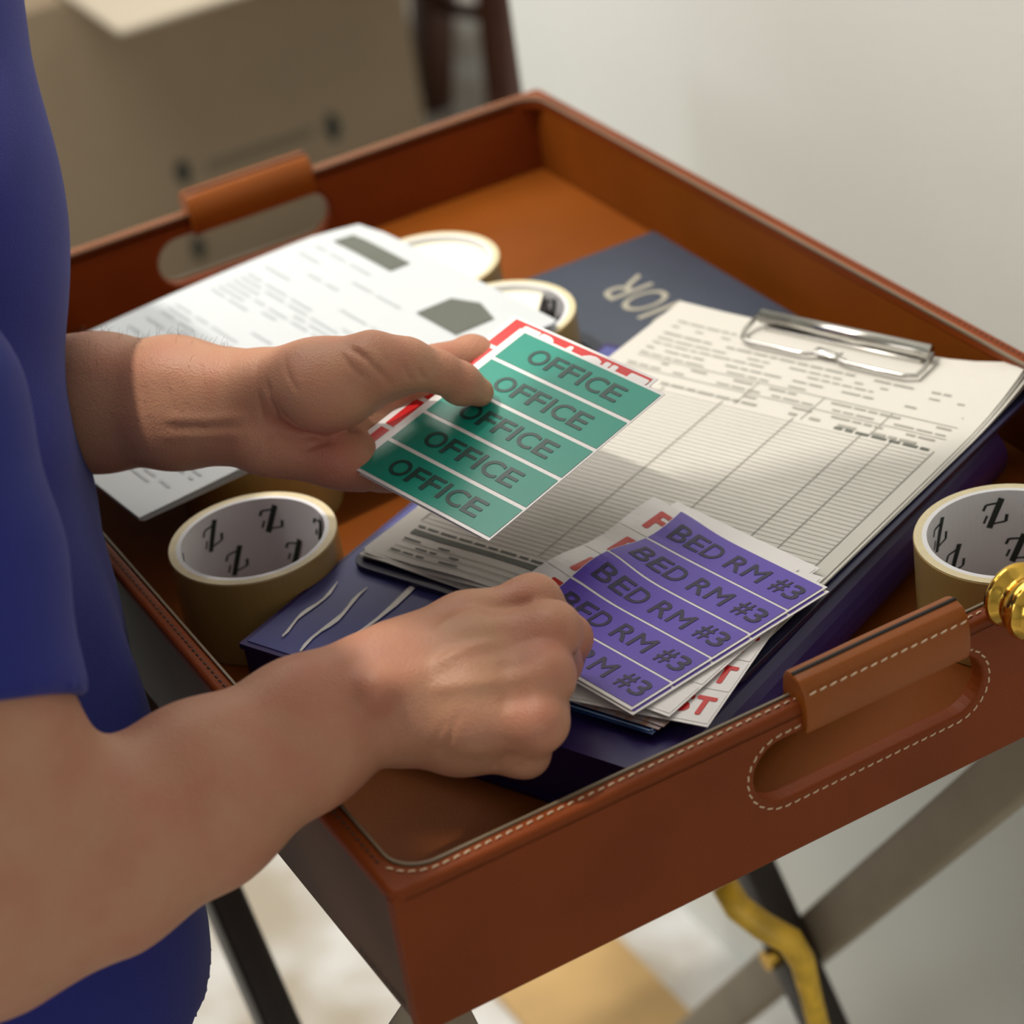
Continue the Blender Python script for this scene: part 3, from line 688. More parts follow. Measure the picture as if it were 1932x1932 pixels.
card('label_sheet', 'white label sheet with a dark green letter B at the top left of the stack', 'label sheets under the right hand', pTL - np.array((0, 0, 0.0030)) - pxa * 0.0165 + pya * 0.0105, pxa + pya * 0.015, pya - pxa * 0.015, 'sheet', 'coreink', 'BATH RM', 0.02, 0.06, 0.85, 0.42, marg=(0.001, 0.001), gap=0.001)
stx, sty = np.array((0.546, -0.838, 0.0)), np.array((0.838, 0.546, 0.0))
card('label_sheet', 'white sheet with red letters ending in ST, fanned out right of the violet sheets', 'label sheets under the right hand', np.array((0.1530, 0.0140, 0.8712)) - stx * CW + sty * CL, stx, sty, 'sheet', 'red', 'FIRST', 0.04, 0.50, 0.965, 0.60, marg=(0.001, 0.001), gap=0.001)
wsx, wsy = np.array((0.36, -0.933, 0.0)), np.array((0.933, 0.36, 0.0))
card('label_sheet', 'plain white sheet between the violet sheets and the red ST sheet', 'label sheets under the right hand', np.array((0.1430, 0.0285, 0.8732)) - wsx * CW + wsy * CL, wsx, wsy, 'sheet', None, None, 0, 0, 1, .5, marg=(0.001, 0.001))
def photo_cards():
    for k in range(4):
        t = thing('photo_card', ['navy postcard with a web address, lowest card under the right hand', 'second picture card under the violet sheets', 'third picture card under the violet sheets', 'upper picture card under the violet sheets'][k], 'card', T(0.14, 0.07, -0.0125 + .0008 * k), group='picture cards under the right hand')
        o = np.array(T(0.1090, 0.0838, -0.0128 + 0.0009 * k)); ang = [-1.135, -1.15, -1.19, -1.12][k]
        ex = np.array((math.cos(ang), math.sin(ang), 0)); ey = np.array((-ex[1], ex[0], 0)); fm = frame_map(o + ex * 0.0012 * k + ey * 0.0042 * k, ex, ey, (0, 0, 1))
        g = G().box((0, 0, -0.0004), (0.060, 0.085, 0.0)); mk('card_stock', fm(g.V), g.F, 'photo' if k == 0 else 'photoedge', t)
        if k == 0:
            g = G().box((0.001, 0.0016, 0.00005), (0.0585, 0.0024, 0.0002)); g.box((0.0577, 0.0016, 0.00005), (0.0585, 0.083, 0.0002)); mk('border_line', fm(g.V), g.F, 'paleblue', t)
            V, F, a = text('ROOM.COM'); mk('web_address', fm([(0.004 + 0.024 * v[0], 0.0042 + 0.0030 * v[1], 0.0003) for v in V]), F, 'paleblue', t)
photo_cards()

# ------------------------------------------------------------------ person: distance-field modelling
def snets(F, o, h):
    s = F < 0
    nx, ny, nz = F.shape
    c = np.zeros((nx - 1, ny - 1, nz - 1), np.uint8)
    for i in (0, 1):
        for j in (0, 1):
            for k in (0, 1): c += s[i:nx - 1 + i, j:ny - 1 + j, k:nz - 1 + k]
    act = (c > 0) & (c < 8); I = np.argwhere(act); n = len(I)
    idx = np.full(act.shape, -1, np.int32); idx[act] = np.arange(n)
    pos = np.zeros((n, 3)); cnt = np.zeros(n)
    cor = [(i, j, k) for i in (0, 1) for j in (0, 1) for k in (0, 1)]
    for a in cor:
        for ax in range(3):
            if a[ax]: continue
            b = list(a); b[ax] = 1
            fa = F[I[:, 0] + a[0], I[:, 1] + a[1], I[:, 2] + a[2]]; fb = F[I[:, 0] + b[0], I[:, 1] + b[1], I[:, 2] + b[2]]
            cr = (fa < 0) != (fb < 0); t = np.where(cr, fa / np.where(cr, fa - fb, 1), 0)
            p = np.zeros((n, 3)); p[:] = a; p[:, ax] += t
            pos += p * cr[:, None]; cnt += cr
    V = np.array(o) + h * (I + pos / cnt[:, None])
    Q = []
    for ax in range(3):
        u, v = (ax + 1) % 3, (ax + 2) % 3
        sl0 = [slice(1, -1)] * 3; sl1 = [slice(1, -1)] * 3; sl0[ax] = slice(0, -1); sl1[ax] = slice(1, None)
        a, b = s[tuple(sl0)], s[tuple(sl1)]
        E = np.argwhere(a != b); sg = a[tuple(E.T)]
        base = E.copy(); base[:, u] += 1; base[:, v] += 1
        def cell(du, dv):
            q = base.copy(); q[:, u] += du; q[:, v] += dv; return idx[q[:, 0], q[:, 1], q[:, 2]]
        q = np.stack([cell(-1, -1), cell(0, -1), cell(0, 0), cell(-1, 0)], 1)
        q[~sg] = q[~sg][:, ::-1]; Q.append(q)
    Q = np.concatenate(Q); Q = Q[(Q >= 0).all(1)]
    return V, Q
class Field:
    def __init__(s, lo, hi, h):
        s.o = np.array(lo, float); s.h = h; s.n = np.ceil((np.array(hi) - s.o) / h).astype(int) + 1
        s.F = np.full(tuple(s.n), 1.0, np.float32)
    def blank(s): f = Field.__new__(Field); f.o, f.h, f.n = s.o, s.h, s.n; f.F = np.full(tuple(s.n), 1.0, np.float32); return f
    def box(s, lo, hi):
        a = np.clip(np.floor((np.array(lo) - s.o) / s.h).astype(int), 0, s.n); b = np.clip(np.ceil((np.array(hi) - s.o) / s.h).astype(int) + 1, 0, s.n)
        return tuple(slice(i, j) for i, j in zip(a, b))
    def pts(s, sl):
        g = [s.o[i] + s.h * np.arange(sl[i].start, sl[i].stop) for i in range(3)]
        return np.meshgrid(*g, indexing='ij', sparse=True)
    def smin(s, sl, d, k):
        A = s.F[sl]
        if k <= 0: s.F[sl] = np.minimum(A, d); return
        hh = np.maximum(k - np.abs(A - d), 0) / k; s.F[sl] = np.minimum(A, d) - hh * hh * k * 0.25
    def cone(s, a, b, ra, rb, k=0.004):
        a, b = np.array(a, float), np.array(b, float); m = max(ra, rb) + k + 3 * s.h
        sl = s.box(np.minimum(a, b) - m, np.maximum(a, b) + m)
        if any(q.stop <= q.start for q in sl): return s
        X, Y, Z = s.pts(sl); ab = b - a; L = ab @ ab + 1e-12
        t = np.clip(((X - a[0]) * ab[0] + (Y - a[1]) * ab[1] + (Z - a[2]) * ab[2]) / L, 0, 1)
        d = np.sqrt((X - a[0] - t * ab[0]) ** 2 + (Y - a[1] - t * ab[1]) ** 2 + (Z - a[2] - t * ab[2]) ** 2) - (ra + (rb - ra) * t)
        s.smin(sl, d.astype(np.float32), k); return s
    def ball(s, a, r, k=0.004): return s.cone(a, np.array(a) + 1e-5, r, r, k)
    def chain(s, P, k=0.004):
        for (a, ra), (b, rb) in zip(P, P[1:]): s.cone(a, b, ra, rb, k)
        return s
    def ellip(s, c, r, k=0.004, Mr=None):
        c = np.array(c, float); r = np.array(r, float); m = r.max() + k + 3 * s.h; sl = s.box(c - m, c + m)
        X, Y, Z = s.pts(sl); P = [X - c[0], Y - c[1], Z - c[2]]
        if Mr is not None: P = [Mr[i][0] * P[0] + Mr[i][1] * P[1] + Mr[i][2] * P[2] for i in range(3)]
        q = np.sqrt((P[0] / r[0]) ** 2 + (P[1] / r[1]) ** 2 + (P[2] / r[2]) ** 2); g = np.sqrt((P[0] / r[0] ** 2) ** 2 + (P[1] / r[1] ** 2) ** 2 + (P[2] / r[2] ** 2) ** 2)
        s.smin(sl, (q * (q - 1) / np.maximum(g, 1e-9)).astype(np.float32), k); return s
    def union(s, o, k): s.smin((slice(None),) * 3, o.F, k); return s
    def carve(s, o, k=0.0):
        A, B = s.F, -o.F
        hh = np.maximum(k - np.abs(A - B), 0) / k if k > 0 else 0
        s.F = np.maximum(A, B) + (hh * hh * k * 0.25 if k > 0 else 0); return s
    def cut(s, p, n):
        """keep the side the normal points away from"""
        X, Y, Z = s.pts(tuple(slice(0, q) for q in s.n)); d = (X - p[0]) * n[0] + (Y - p[1]) * n[1] + (Z - p[2]) * n[2]
        s.F = np.maximum(s.F, d.astype(np.float32)); return s
    def mesh(s): return snets(s.F, s.o, s.h)
def normals(V, Q):
    N = np.zeros_like(V); n = np.cross(V[Q[:, 2]] - V[Q[:, 0]], V[Q[:, 3]] - V[Q[:, 1]])
    for k in range(4): np.add.at(N, Q[:, k], n)
    return N / (np.linalg.norm(N, axis=1)[:, None] + 1e-12)
def crease(V, N, pts, depth, sig, ridge=0.0):
    """presses a fold along a polyline into the skin"""
    P = []
    for p in pts:
        p = np.array(p); P.append(V[np.argmin(((V - p) ** 2).sum(1))])
    lo, hi = np.min(P, 0) - 0.012, np.max(P, 0) + 0.012
    I = np.where(((V > lo) & (V < hi)).all(1))[0]; D = np.full(len(I), 1.0); TT = np.zeros(len(I)); n = len(P) - 1
    for j, (a, b) in enumerate(zip(P, P[1:])):
        ab = b - a; L = ab @ ab + 1e-12; t = np.clip(((V[I] - a) @ ab) / L, 0, 1); d = np.linalg.norm(V[I] - a - t[:, None] * ab, axis=1)
        w = d < D; D[w] = d[w]; TT[w] = (j + t[w]) / n
    taper = np.clip(np.minimum(TT, 1 - TT) * 6, 0.15, 1)
    V[I] += N[I] * (taper * (-depth * np.exp(-(D / sig) ** 2) + ridge * np.exp(-((D - 2.4 * sig) / (1.5 * sig)) ** 2)))[:, None]

# ---- left arm and hand (palm up, thumb over the label sheets)
def left_arm():
    wr_u, wr_l = (0.0698, 0.2666, 0.9639), (0.0635, 0.2611, 0.9458)
    allp = [(-0.0380, 0.4543, 0.9191), (0.2376, 0.2799, 0.9214), (0.1283, 0.2909, 0.8633), (0.0902, 0.1880, 1.0189), (0.1687, 0.1719, 0.8995)]
    el = np.array((-0.055, 0.515, ZT + 0.045)); sh = np.array((-0.165, 0.485, ZT + 0.33))
    lo = np.min(allp + [el], 0) - 0.055; hi = np.max(allp + [el], 0) + 0.05
    f = Field(lo, hi, 0.00135)
    # forearm
    f.chain([((0.0699, 0.2672, 0.9630), 0.0192), ((0.0449, 0.3008, 0.9608), 0.0218), ((0.0182, 0.3347, 0.9559), 0.0250), ((-0.0147, 0.3813, 0.9470), 0.031), (el, 0.036)], 0.012)
    f.chain([((0.0637, 0.2613, 0.9462), 0.0178), ((0.0386, 0.2943, 0.9449), 0.0200), ((0.0128, 0.3293, 0.9422), 0.0235), ((-0.0195, 0.3760, 0.9358), 0.031), (el, 0.036)], 0.012)
    f.cone(el, sh, 0.036, 0.042, 0.02)
    # palm
    for a, b, r0, r1 in (((0.0782, 0.2668, 0.9570), (0.1470, 0.2567, 0.9460), .0145, .0112), ((0.0766, 0.2671, 0.9488), (0.1444, 0.2549, 0.9285), .0145, .0115), ((0.0743, 0.2645, 0.9435), (0.1317, 0.2471, 0.9176), .0145, .0108), ((0.0717, 0.2601, 0.9406), (0.1162, 0.2376, 0.9132), .0145, .0098)):
        f.cone(a, b, r0, r1, 0.010)
    f.cone((0.0714, 0.2502, 0.9407), (0.0972, 0.2327, 0.9283), 0.0150, 0.0125, 0.012)                                  # hypothenar
    f.cone((0.0949, 0.2329, 0.9309), (0.1062, 0.2305, 0.9220), 0.0128, 0.0105, 0.010)
    # thumb and its ball
    th = f.blank()
    th.cone((0.0780, 0.2559, 0.9666), (0.0932, 0.2365, 0.9704), 0.0180, 0.0192, 0.010)
    th.cone((0.0932, 0.2365, 0.9704), (0.1154, 0.2209, 0.9772), 0.0190, 0.0152, 0.010)
    th.ellip((0.0967, 0.2273, 0.9683), (0.021, 0.0175, 0.0165), 0.010)
    th.chain([((0.1156, 0.2211, 0.9776), 0.0146), ((0.1308, 0.2186, 0.9730), 0.0115), ((0.1465, 0.2182, 0.9628), 0.0097)], 0.006)
    th.chain([((0.1465, 0.2182, 0.9628), 0.0095), ((0.1561, 0.2180, 0.9541), 0.0090), ((0.1651, 0.2177, 0.9449), 0.0070)], 0.004)
    th.ball((0.1565, 0.2193, 0.9507), 0.0085, 0.005)
    th.cone((0.1056, 0.2307, 0.9628), (0.1366, 0.2330, 0.9595), 0.0120, 0.0100, 0.008)
    f.union(th, 0.007)
    # fingers under the sheets
    fg = f.blank()
    def finger(P, R):
        q = f.blank()
        q.chain(list(zip(P, R)), 0.003); q.ball(P[1], R[1] * 1.06, 0.004)
        fg.union(q, 0.0012)
    finger([(0.1456, 0.2530, 0.9489), (0.1840, 0.2620, 0.9382), (0.1998, 0.2516, 0.9315), (0.2054, 0.2397, 0.9270)], (.0114, .0104, .0088, .0076))
    finger([(0.1444, 0.2549, 0.9285), (0.1697, 0.2306, 0.9282), (0.1825, 0.2120, 0.9258), (0.1882, 0.2005, 0.9238)], (.0110, .0096, .0086, .0076))
    finger([(0.1317, 0.2471, 0.9176), (0.1491, 0.2136, 0.9185), (0.1582, 0.1946, 0.9169), (0.1639, 0.1854, 0.9164)], (.0106, .0092, .0082, .0073))
    finger([(0.1162, 0.2376, 0.9132), (0.1245, 0.2081, 0.9159), (0.1314, 0.1929, 0.9165), (0.1354, 0.1847, 0.9163)], (.0096, .0082, .0074, .0066))
    f.union(fg, 0.006)
    V, Q = f.mesh(); N = normals(V, Q)
    for pts, d, sg in (([(0.0778, 0.2349, 0.9686), (0.0811, 0.2289, 0.9619), (0.0881, 0.2245, 0.9565), (0.1001, 0.2264, 0.9525), (0.1148, 0.2311, 0.9510), (0.1268, 0.2282, 0.9549)], 0.0022, 0.0016),   # life line
                       ([(0.0813, 0.2340, 0.9511), (0.0895, 0.2312, 0.9432), (0.1020, 0.2312, 0.9425), (0.1139, 0.2324, 0.9430)], 0.0012, 0.0014),
                       ([(0.1049, 0.2202, 0.9931), (0.1085, 0.2127, 0.9881), (0.1123, 0.2065, 0.9815), (0.1174, 0.2065, 0.9719)], 0.0016, 0.0012),
                       ([(0.1006, 0.2206, 0.9908), (0.1021, 0.2137, 0.9852), (0.1058, 0.2080, 0.9792)], 0.0007, 0.0011), ([(0.1152, 0.2141, 0.9911), (0.1174, 0.2078, 0.9831)], 0.0006, 0.0010),
                       ([(0.1249, 0.2028, 0.9809), (0.1251, 0.2014, 0.9752), (0.1268, 0.2030, 0.9694)], 0.0008, 0.0011), ([(0.1321, 0.2010, 0.9774), (0.1325, 0.1993, 0.9715), (0.1346, 0.2013, 0.9666)], 0.0010, 0.0012),
                       ([(0.0807, 0.2488, 0.9820), (0.0738, 0.2404, 0.9741), (0.0713, 0.2351, 0.9645), (0.0647, 0.2355, 0.9513), (0.0599, 0.2370, 0.9411)], 0.0010, 0.0013),
                       ([(0.0742, 0.2514, 0.9778), (0.0676, 0.2438, 0.9694), (0.0641, 0.2403, 0.9581)], 0.0006, 0.0012), ([(0.0841, 0.2419, 0.9835), (0.0817, 0.2303, 0.9794), (0.0823, 0.2244, 0.9746)], 0.0006, 0.0012),
                       ([(0.0756, 0.2312, 0.9431), (0.0855, 0.2279, 0.9448), (0.0937, 0.2255, 0.9431)], 0.0008, 0.0014), ([(0.1038, 0.2210, 0.9191), (0.1059, 0.2212, 0.9116)], 0.0009, 0.0012)):
        crease(V, N, pts, d, sg, d * 0.18)
    # tendons at the wrist
    for pts, d in (([(0.0267, 0.2774, 0.9599), (0.0410, 0.2589, 0.9607), (0.0597, 0.2450, 0.9621)], -0.0009), ([(0.0190, 0.2760, 0.9526), (0.0357, 0.2566, 0.9538), (0.0545, 0.2427, 0.9552)], -0.0007), ([(0.0249, 0.2753, 0.9557), (0.0395, 0.2572, 0.9572), (0.0571, 0.2438, 0.9585)], 0.0007)):
        crease(V, N, pts, d, 0.0026)
    blush = [((0.0848, 0.2290, 0.9461), 0.022, .5), ((0.0790, 0.2368, 0.9536), 0.012, .4), ((0.1512, 0.1953, 0.9597), 0.010, .45), ((0.0889, 0.2192, 0.9343), 0.015, .35), ((0.1316, 0.2196, 0.9826), 0.018, .25), ((0.1580, 0.2442, 0.9628), 0.02, .35)]
    return V, Q, blush

# ---- right arm and hand (back of the hand up, pinching the violet sheets)
def right_arm():
    el = np.array((-0.1532, 0.0560, 0.9120)); up = np.array((-0.1313, 0.1066, 1.0120)); up2 = np.array((-0.1187, 0.1504, 1.0705))
    pts = [(0.0434, 0.1023, 0.9269), (0.1634, 0.1157, 0.8943), (0.1298, 0.0781, 0.8153), (0.0025, 0.0209, 0.9121), (0.0490, -0.0259, 0.9124), el, (-0.1283, 0.0908, 0.9943)]
    lo = np.min(pts, 0) - 0.05; hi = np.max(pts, 0) + 0.045
    f = Field(lo, hi, 0.00140)
    # forearm: two bones merging towards the elbow
    f.chain([((0.0278, 0.0756, 0.9226), 0.0178), ((-0.0046, 0.0720, 0.9219), 0.0195), ((-0.0524, 0.0658, 0.9186), 0.0262), ((-0.1013, 0.0587, 0.9169), 0.0325), (el, 0.040)], 0.014)
    f.chain([((0.0263, 0.0635, 0.9072), 0.0166), ((-0.0058, 0.0601, 0.9072), 0.0195), ((-0.0566, 0.0538, 0.9055), 0.0275), ((-0.1043, 0.0483, 0.9070), 0.0325), (el, 0.040)], 0.014)
    f.chain([(el, 0.040), ((-0.1375, 0.0804, 0.9668), 0.0425), (up, 0.045), (up2, 0.048)], 0.022)
    f.ball((0.0248, 0.0533, 0.9295), 0.0085, 0.010); f.ball((0.0392, 0.0524, 0.9264), 0.0050, 0.010)                 # wrist bones
    # back of the hand
    for a, m_, b, r in (((0.0457, 0.0781, 0.9231), (0.0787, 0.0781, 0.9226), (0.1096, 0.0760, 0.9212), (.0160, .0138, .0116)), ((0.0393, 0.0681, 0.9230), (0.0707, 0.0578, 0.9253), (0.1034, 0.0480, 0.9252), (.0155, .0135, .0120)),
                        ((0.0340, 0.0614, 0.9171), (0.0614, 0.0426, 0.9193), (0.0883, 0.0294, 0.9199), (.0150, .0130, .0118)), ((0.0323, 0.0585, 0.9078), (0.0558, 0.0355, 0.9087), (0.0772, 0.0182, 0.9090), (.0145, .0125, .0114))):
        f.chain([(a, r[0]), (m_, r[1]), (b, r[2])], 0.009)
    f.chain([((0.0352, 0.0598, 0.8963), .0120), ((0.0522, 0.0451, 0.8938), .0118), ((0.0679, 0.0332, 0.8904), .0105)], 0.010)  # little-finger side
    f.chain([((0.0512, 0.0729, 0.8980), .018), ((0.0787, 0.0615, 0.8997), .017)], 0.012)                            # palm filling
    # knuckles
    for p, r in (((0.1085, 0.0719, 0.9260), .0092), ((0.1013, 0.0412, 0.9309), .0094), ((0.0864, 0.0232, 0.9247), .0090), ((0.0759, 0.0133, 0.9124), .0086)): f.ball(p, r, 0.010)
    fg = f.blank()
    def finger(P, R, k=0.003):
        q = f.blank(); q.chain(list(zip(P, R)), k); q.ball(P[1], R[1] * 1.05, 0.003); fg.union(q, 0.0012)
    finger([(0.1098, 0.0759, 0.9212), (0.1235, 0.0748, 0.8982), (0.1202, 0.0768, 0.8856), (0.1135, 0.0760, 0.8836)], (.0115, .0098, .0084, .0074))
    finger([(0.1040, 0.0493, 0.9237), (0.1117, 0.0654, 0.8954), (0.1048, 0.0792, 0.8844), (0.0963, 0.0810, 0.8889)], (.0118, .0100, .0086, .0076))
    finger([(0.0885, 0.0300, 0.9189), (0.0943, 0.0476, 0.8896), (0.0885, 0.0634, 0.8805), (0.0809, 0.0652, 0.8876)], (.0116, .0098, .0084, .0074))
    finger([(0.0773, 0.0187, 0.9080), (0.0728, 0.0254, 0.8899), (0.0712, 0.0470, 0.8788), (0.0666, 0.0551, 0.8819)], (.0112, .0092, .0078, .0068))
    th = f.blank()
    th.chain([((0.0645, 0.0952, 0.9077), .0150), ((0.0997, 0.1027, 0.8967), .0128), ((0.1145, 0.0981, 0.8846), .0106), ((0.1206, 0.0938, 0.8766), .0086)], 0.005)
    fg.union(th, 0.0015); f.union(fg, 0.006)
    V, Q = f.mesh(); N = normals(V, Q)
    for a, b, c, d in (((0.0451, 0.0510, 0.9284), (0.0677, 0.0449, 0.9346), (0.0935, 0.0368, 0.9363), -0.0016), ((0.0416, 0.0450, 0.9267), (0.0594, 0.0317, 0.9285), (0.0783, 0.0183, 0.9311), -0.0012), ((0.0562, 0.0614, 0.9322), (0.0777, 0.0641, 0.9317), (0.1001, 0.0656, 0.9301), -0.0012)):
        crease(V, N, [a, b, c], d, 0.0034)                                                              # tendons
    crease(V, N, [(0.0836, 0.0691, 0.9433), (0.0949, 0.0661, 0.9368), (0.1058, 0.0623, 0.9290)], 0.0014, 0.003)
    crease(V, N, [(0.0677, 0.0315, 0.9340), (0.0799, 0.0266, 0.9349), (0.0952, 0.0285, 0.9289)], 0.0011, 0.004); crease(V, N, [(0.0617, 0.0240, 0.9225), (0.0712, 0.0165, 0.9235), (0.0832, 0.0147, 0.9194)], 0.0010, 0.004); crease(V, N, [(0.0752, 0.0573, 0.9391), (0.0905, 0.0592, 0.9332), (0.1019, 0.0527, 0.9312)], 0.0011, 0.004)
    crease(V, N, [(0.0994, 0.0351, 0.9225), (0.1063, 0.0400, 0.9153), (0.1088, 0.0396, 0.9165)], 0.0016, 0.0028)
    crease(V, N, [(0.0841, 0.0141, 0.9192), (0.0913, 0.0185, 0.9114)], 0.0014, 0.003)
    for pts_, d, sg in (([(0.0497, 0.0300, 0.9195), (0.0453, 0.0319, 0.9097), (0.0389, 0.0362, 0.9021)], 0.0009, 0.0013), ([(0.0640, 0.0175, 0.9009), (0.0595, 0.0216, 0.8944), (0.0569, 0.0253, 0.8885)], 0.0012, 0.0013),
                        ([(0.0443, 0.0318, 0.9184), (0.0399, 0.0343, 0.9096), (0.0344, 0.0391, 0.9034)], 0.0005, 0.0013), ([(0.0688, 0.0129, 0.8973), (0.0647, 0.0187, 0.8898)], 0.0007, 0.0011)):
        crease(V, N, pts_, d, sg, d * 0.2)
    blush = [((0.0977, 0.0325, 0.9367), .013, .35), ((0.0865, 0.0184, 0.9272), .012, .3), ((0.0748, 0.0047, 0.9180), .012, .22), ((0.1077, 0.0661, 0.9359), .013, .35), ((0.1241, 0.0637, 0.9051), .011, .45), ((0.0059, 0.0527, 0.9234), .03, .35), ((-0.0583, 0.0278, 0.9386), .04, .25), ((0.0627, 0.0104, 0.8991), .012, .3)]
    return V, Q, blush

def person():
    t = thing('person', 'person in a blue T-shirt sorting label sheets over the tray with both hands', 'person', (-0.17, 0.34, 0))
    Vl, Ql, bl = left_arm(); Vr, Qr, br = right_arm()
    # head, neck, trunk under the shirt, lower arms of the shoulders: coarse
    f = Field((-0.42, 0.0, ZT + 0.05), (0.24, 0.72, ZT + 0.75), 0.006)
    nk = np.array((-0.135, 0.315, ZT + 0.40)); hd = np.array((0.060, 0.236, ZT + 0.545))
    f.cone(nk, hd + np.array((-0.045, 0.01, -0.02)), 0.058, 0.055, 0.02)
    Rm = [[0.88, 0.05, -0.47], [-0.05, 1, 0.0], [0.47, 0.0, 0.88]]
    f.ellip(hd + np.array((-0.015, 0, 0.03)), (0.092, 0.074, 0.098), 0.02, Rm)
    f.ellip(hd + np.array((0.035, 0, -0.035)), (0.062, 0.054, 0.068), 0.03, Rm)
    f.cone(hd + np.array((0.078, 0, 0.02)), hd + np.array((0.108, 0, -0.018)), 0.008, 0.012, 0.008)       # nose
    f.cone(hd + np.array((0.085, -0.022, -0.058)), hd + np.array((0.085, 0.022, -0.058)), 0.008, 0.008, 0.008)  # lips
    f.cone(hd + np.array((0.075, -0.035, 0.038)), hd + np.array((0.075, 0.035, 0.038)), 0.010, 0.010, 0.012)  # brow
    for s in (-1, 1):
        f.ellip(hd + np.array((-0.005, s * 0.074, 0.0)), (0.020, 0.008, 0.030), 0.004, Rm)
    f.cone((-0.17, 0.22, ZT + 0.30), (-0.17, 0.45, ZT + 0.30), 0.08, 0.08, 0.05); f.cone((-0.17, 0.335, ZT + 0.32), nk, 0.07, 0.055, 0.04)
    f.cone((-0.165, 0.485, ZT + 0.32), (-0.12, 0.50, ZT + 0.18), 0.045, 0.040, 0.03)
    Vh, Qh = f.mesh()
    V = np.concatenate([Vl, Vr, Vh]); Q = np.concatenate([Ql, Qr + len(Vl), Qh + len(Vl) + len(Vr)])
    o = basis(t).inverted().translation
    me = bpy.data.meshes.new('body')
    me.vertices.add(len(V)); me.vertices.foreach_set('co', (V + np.array(o)).astype(np.float32).ravel())
    me.loops.add(len(Q) * 4); me.loops.foreach_set('vertex_index', Q.astype(np.int32).ravel())
    me.polygons.add(len(Q)); me.polygons.foreach_set('loop_start', np.arange(0, len(Q) * 4, 4, dtype=np.int32)); me.polygons.foreach_set('loop_total', np.full(len(Q), 4, np.int32))
    me.polygons.foreach_set('use_smooth', np.ones(len(Q), bool)); me.update(); me.validate()
    B = np.zeros(len(V), np.float32)
    for c, r, s in bl + br: B += (s * np.exp(-((V - np.array(c)) ** 2).sum(1) / r ** 2)).astype(np.float32)
    at = me.attributes.new('blush', 'FLOAT', 'POINT'); at.data.foreach_set('value', B)
    me.materials.append(M['skin'])
    b = bpy.data.objects.new('body', me); COL.objects.link(b); b.parent = t; setp(b, label='bare forearms and hands')
    # fine hair on the forearms
    Nn = normals(V, Q); g = G()
    for (a, b, cnt, ln) in ((np.array((0.0600, 0.2728, 0.9573)), np.array((-0.0037, 0.3573, 0.9467)), 170, 0.005),):
        ab = b - a; t_ = ((V - a) @ ab) / (ab @ ab); d_ = np.linalg.norm(V - a - t_[:, None] * ab, axis=1)
        I = np.where((t_ > 0) & (t_ < 1) & (d_ < 0.05) & (Nn[:, 2] > 0.05))[0]
        for i_ in rng.choice(I, cnt, replace=False):
            q = V[i_]; n_ = Nn[i_]; l_ = ln * rng.uniform(0.6, 1.2)
            dr = n_ * 0.55 - ab / np.linalg.norm(ab) * 0.7 * rng.uniform(-0.6, 1.2) + rng.normal(0, 0.25, 3); dr /= np.linalg.norm(dr)
            g.tube([q, q + dr * l_ * 0.5 + n_ * 0.0008, q + dr * l_], [0.00007, 0.00006, 0.00002], 3)
    setp(g.build('arm_hair', 'hair', t), kind='stuff')
    # ---- shirt
    f = Field((-0.46, -0.06, ZT - 0.20), (0.06, 0.72, ZT + 0.48), 0.0042)
    tor = f.blank()
    R1 = 0.112
    near = [(-0.0547, 0.4499, 1.1478), (-0.0856, 0.3909, 1.0485), (-0.1220, 0.3267, 0.9375), (-0.1391, 0.2761, 0.8695), (-0.1483, 0.2129, 0.7690), (-0.1534, 0.2004, 0.7277)]
    near = [np.array(p) for p in near]; dy = np.array((-0.035, 0.17, 0.0))
    tor.chain([(p, R1) for p in near], 0.03); tor.chain([(p + dy, R1) for p in near], 0.06)
    tor.chain([(p + dy * 0.5 + np.array((0.0, 0, 0)), R1) for p in near], 0.05)
    tor.cone((-0.19, 0.16, ZT + 0.30), (-0.19, 0.50, ZT + 0.30), 0.085, 0.085, 0.06); tor.cone((-0.17, 0.33, ZT + 0.33), (-0.16, 0.335, ZT + 0.40), 0.07, 0.062, 0.03)
    tor.cone((-0.19, 0.175, ZT + 0.31), (-0.104, 0.165, ZT + 0.375), 0.080, 0.060, 0.05)                    # right shoulder enlarged out of view to shade the forearm
    tor.cut((0, 0, ZT - 0.150), (-0.10, 0.05, -1.0))
    sl = f.blank()
    hem = np.array((-0.1357, 0.0853, 0.9753)); up = np.array((-0.1180, 0.1549, 1.0682)); top = np.array((-0.250, 0.185, ZT + 0.29))
    sl.chain([(hem - (up - hem) * 0.15, 0.0490), (hem, 0.0485), (np.array((-0.1255, 0.1167, 1.0214)), 0.0505), (up, 0.054), (top, 0.068)], 0.02)
    nrm = hem - up; nrm /= np.linalg.norm(nrm); nrm = nrm + np.array(( -0.10, 0.0, 0.0)); nrm /= np.linalg.norm(nrm); sl.cut(hem, nrm)
    sl2 = f.blank(); h2 = np.array((-0.105, 0.505, ZT + 0.14)); t2 = np.array((-0.175, 0.485, ZT + 0.30))
    sl2.cone(h2, t2, 0.050, 0.07, 0.02); n2 = h2 - t2; n2 /= np.linalg.norm(n2); sl2.cut(h2, n2)
    tor.union(sl, 0.022); tor.union(sl2, 0.015)
    V, Q = tor.mesh(); N = normals(V, Q)
    # folds in the cotton
    Z = V[:, 2] - ZT; S = V[:, 0] * 0.7 - V[:, 1]
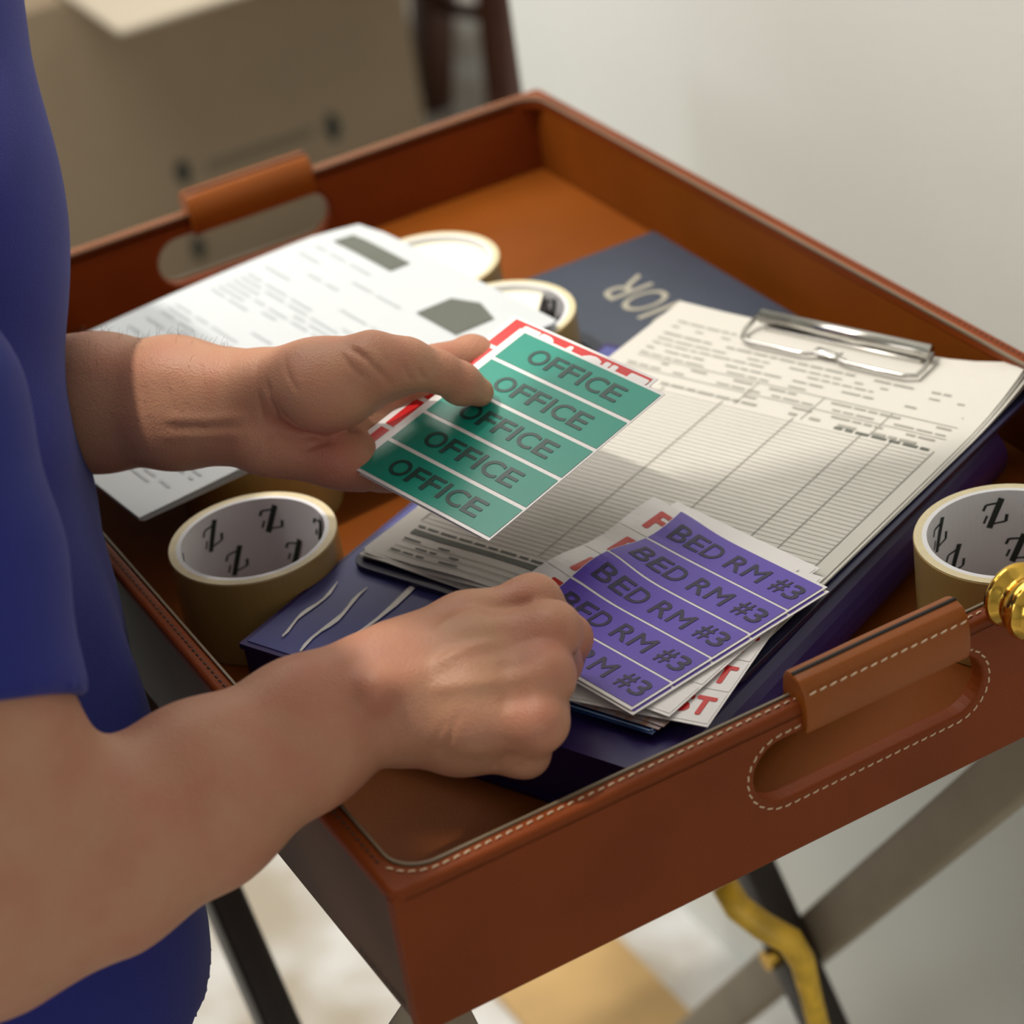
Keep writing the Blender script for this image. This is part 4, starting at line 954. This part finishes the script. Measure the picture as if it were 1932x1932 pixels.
    fold = 0.0024 * np.sin(S * 95 + 3 * np.sin(Z * 9)) * np.clip((0.25 - Z) * 3, 0, 1) + 0.0024 * np.sin(S * 37 + Z * 28 + 2 * np.sin(Z * 11)) + 0.0010 * np.sin(Z * 60 + S * 20) * np.exp(-((Z - 0.05) / 0.06) ** 2)
    fold = fold + 0.0022 * np.sin(S * 150 + 2 * np.sin(Z * 17)) * np.exp(-((Z + 0.06) / 0.10) ** 2) * (V[:, 0] > -0.16)
    V = V + N * fold[:, None]
    mk('t_shirt', V, Q, 'shirt', t, smooth=True)
    # ---- trousers, shoes, hair (outside the picture)
    f = Field((-0.40, 0.08, 0.06), (0.02, 0.66, ZT - 0.06), 0.008)
    for y in (0.24, 0.44): f.chain([((-0.17, y, ZT - 0.14), 0.105), ((-0.17, y, 0.47), 0.075), ((-0.19, y, 0.10), 0.055)], 0.03)
    f.cone((-0.17, 0.24, ZT - 0.15), (-0.17, 0.44, ZT - 0.15), 0.105, 0.105, 0.04)
    V, Q = f.mesh(); mk('trousers', V, Q, 'denim', t, smooth=True)
    for y in (0.24, 0.44):
        f = Field((-0.30, y - 0.08, -0.03), (0.02, y + 0.08, 0.16), 0.006)
        f.chain([((-0.22, y, 0.045), 0.042), ((-0.12, y, 0.045), 0.045), ((-0.05, y, 0.035), 0.036)], 0.02); f.cone((-0.2, y, 0.05), (-0.19, y, 0.12), 0.045, 0.045, 0.02); f.cut((0, 0, 0.001), (0, 0, -1.0))
        V, Q = f.mesh(); mk('shoe', V, Q, 'shoe', t, smooth=True)
    f = Field(hd - 0.16, hd + 0.16, 0.005); f.ellip(hd + np.array((-0.022, 0, 0.038)), (0.099, 0.081, 0.104), 0.01, Rm); f.cut(hd + np.array((0.045, 0, 0.02)), np.array((0.86, 0, -0.5)))
    V, Q = f.mesh(); mk('hair', V, Q, 'hair', t, smooth=True)
    for s in (-1, 1):
        G().lathe([(0.012 * math.sin(math.pi * k / 8) + 1e-5, -0.012 * math.cos(math.pi * k / 8)) for k in range(9)], 16, c=hd + np.array((0.072, s * 0.030, 0.018))).build('eye', 'core', t, smooth=True)
person()
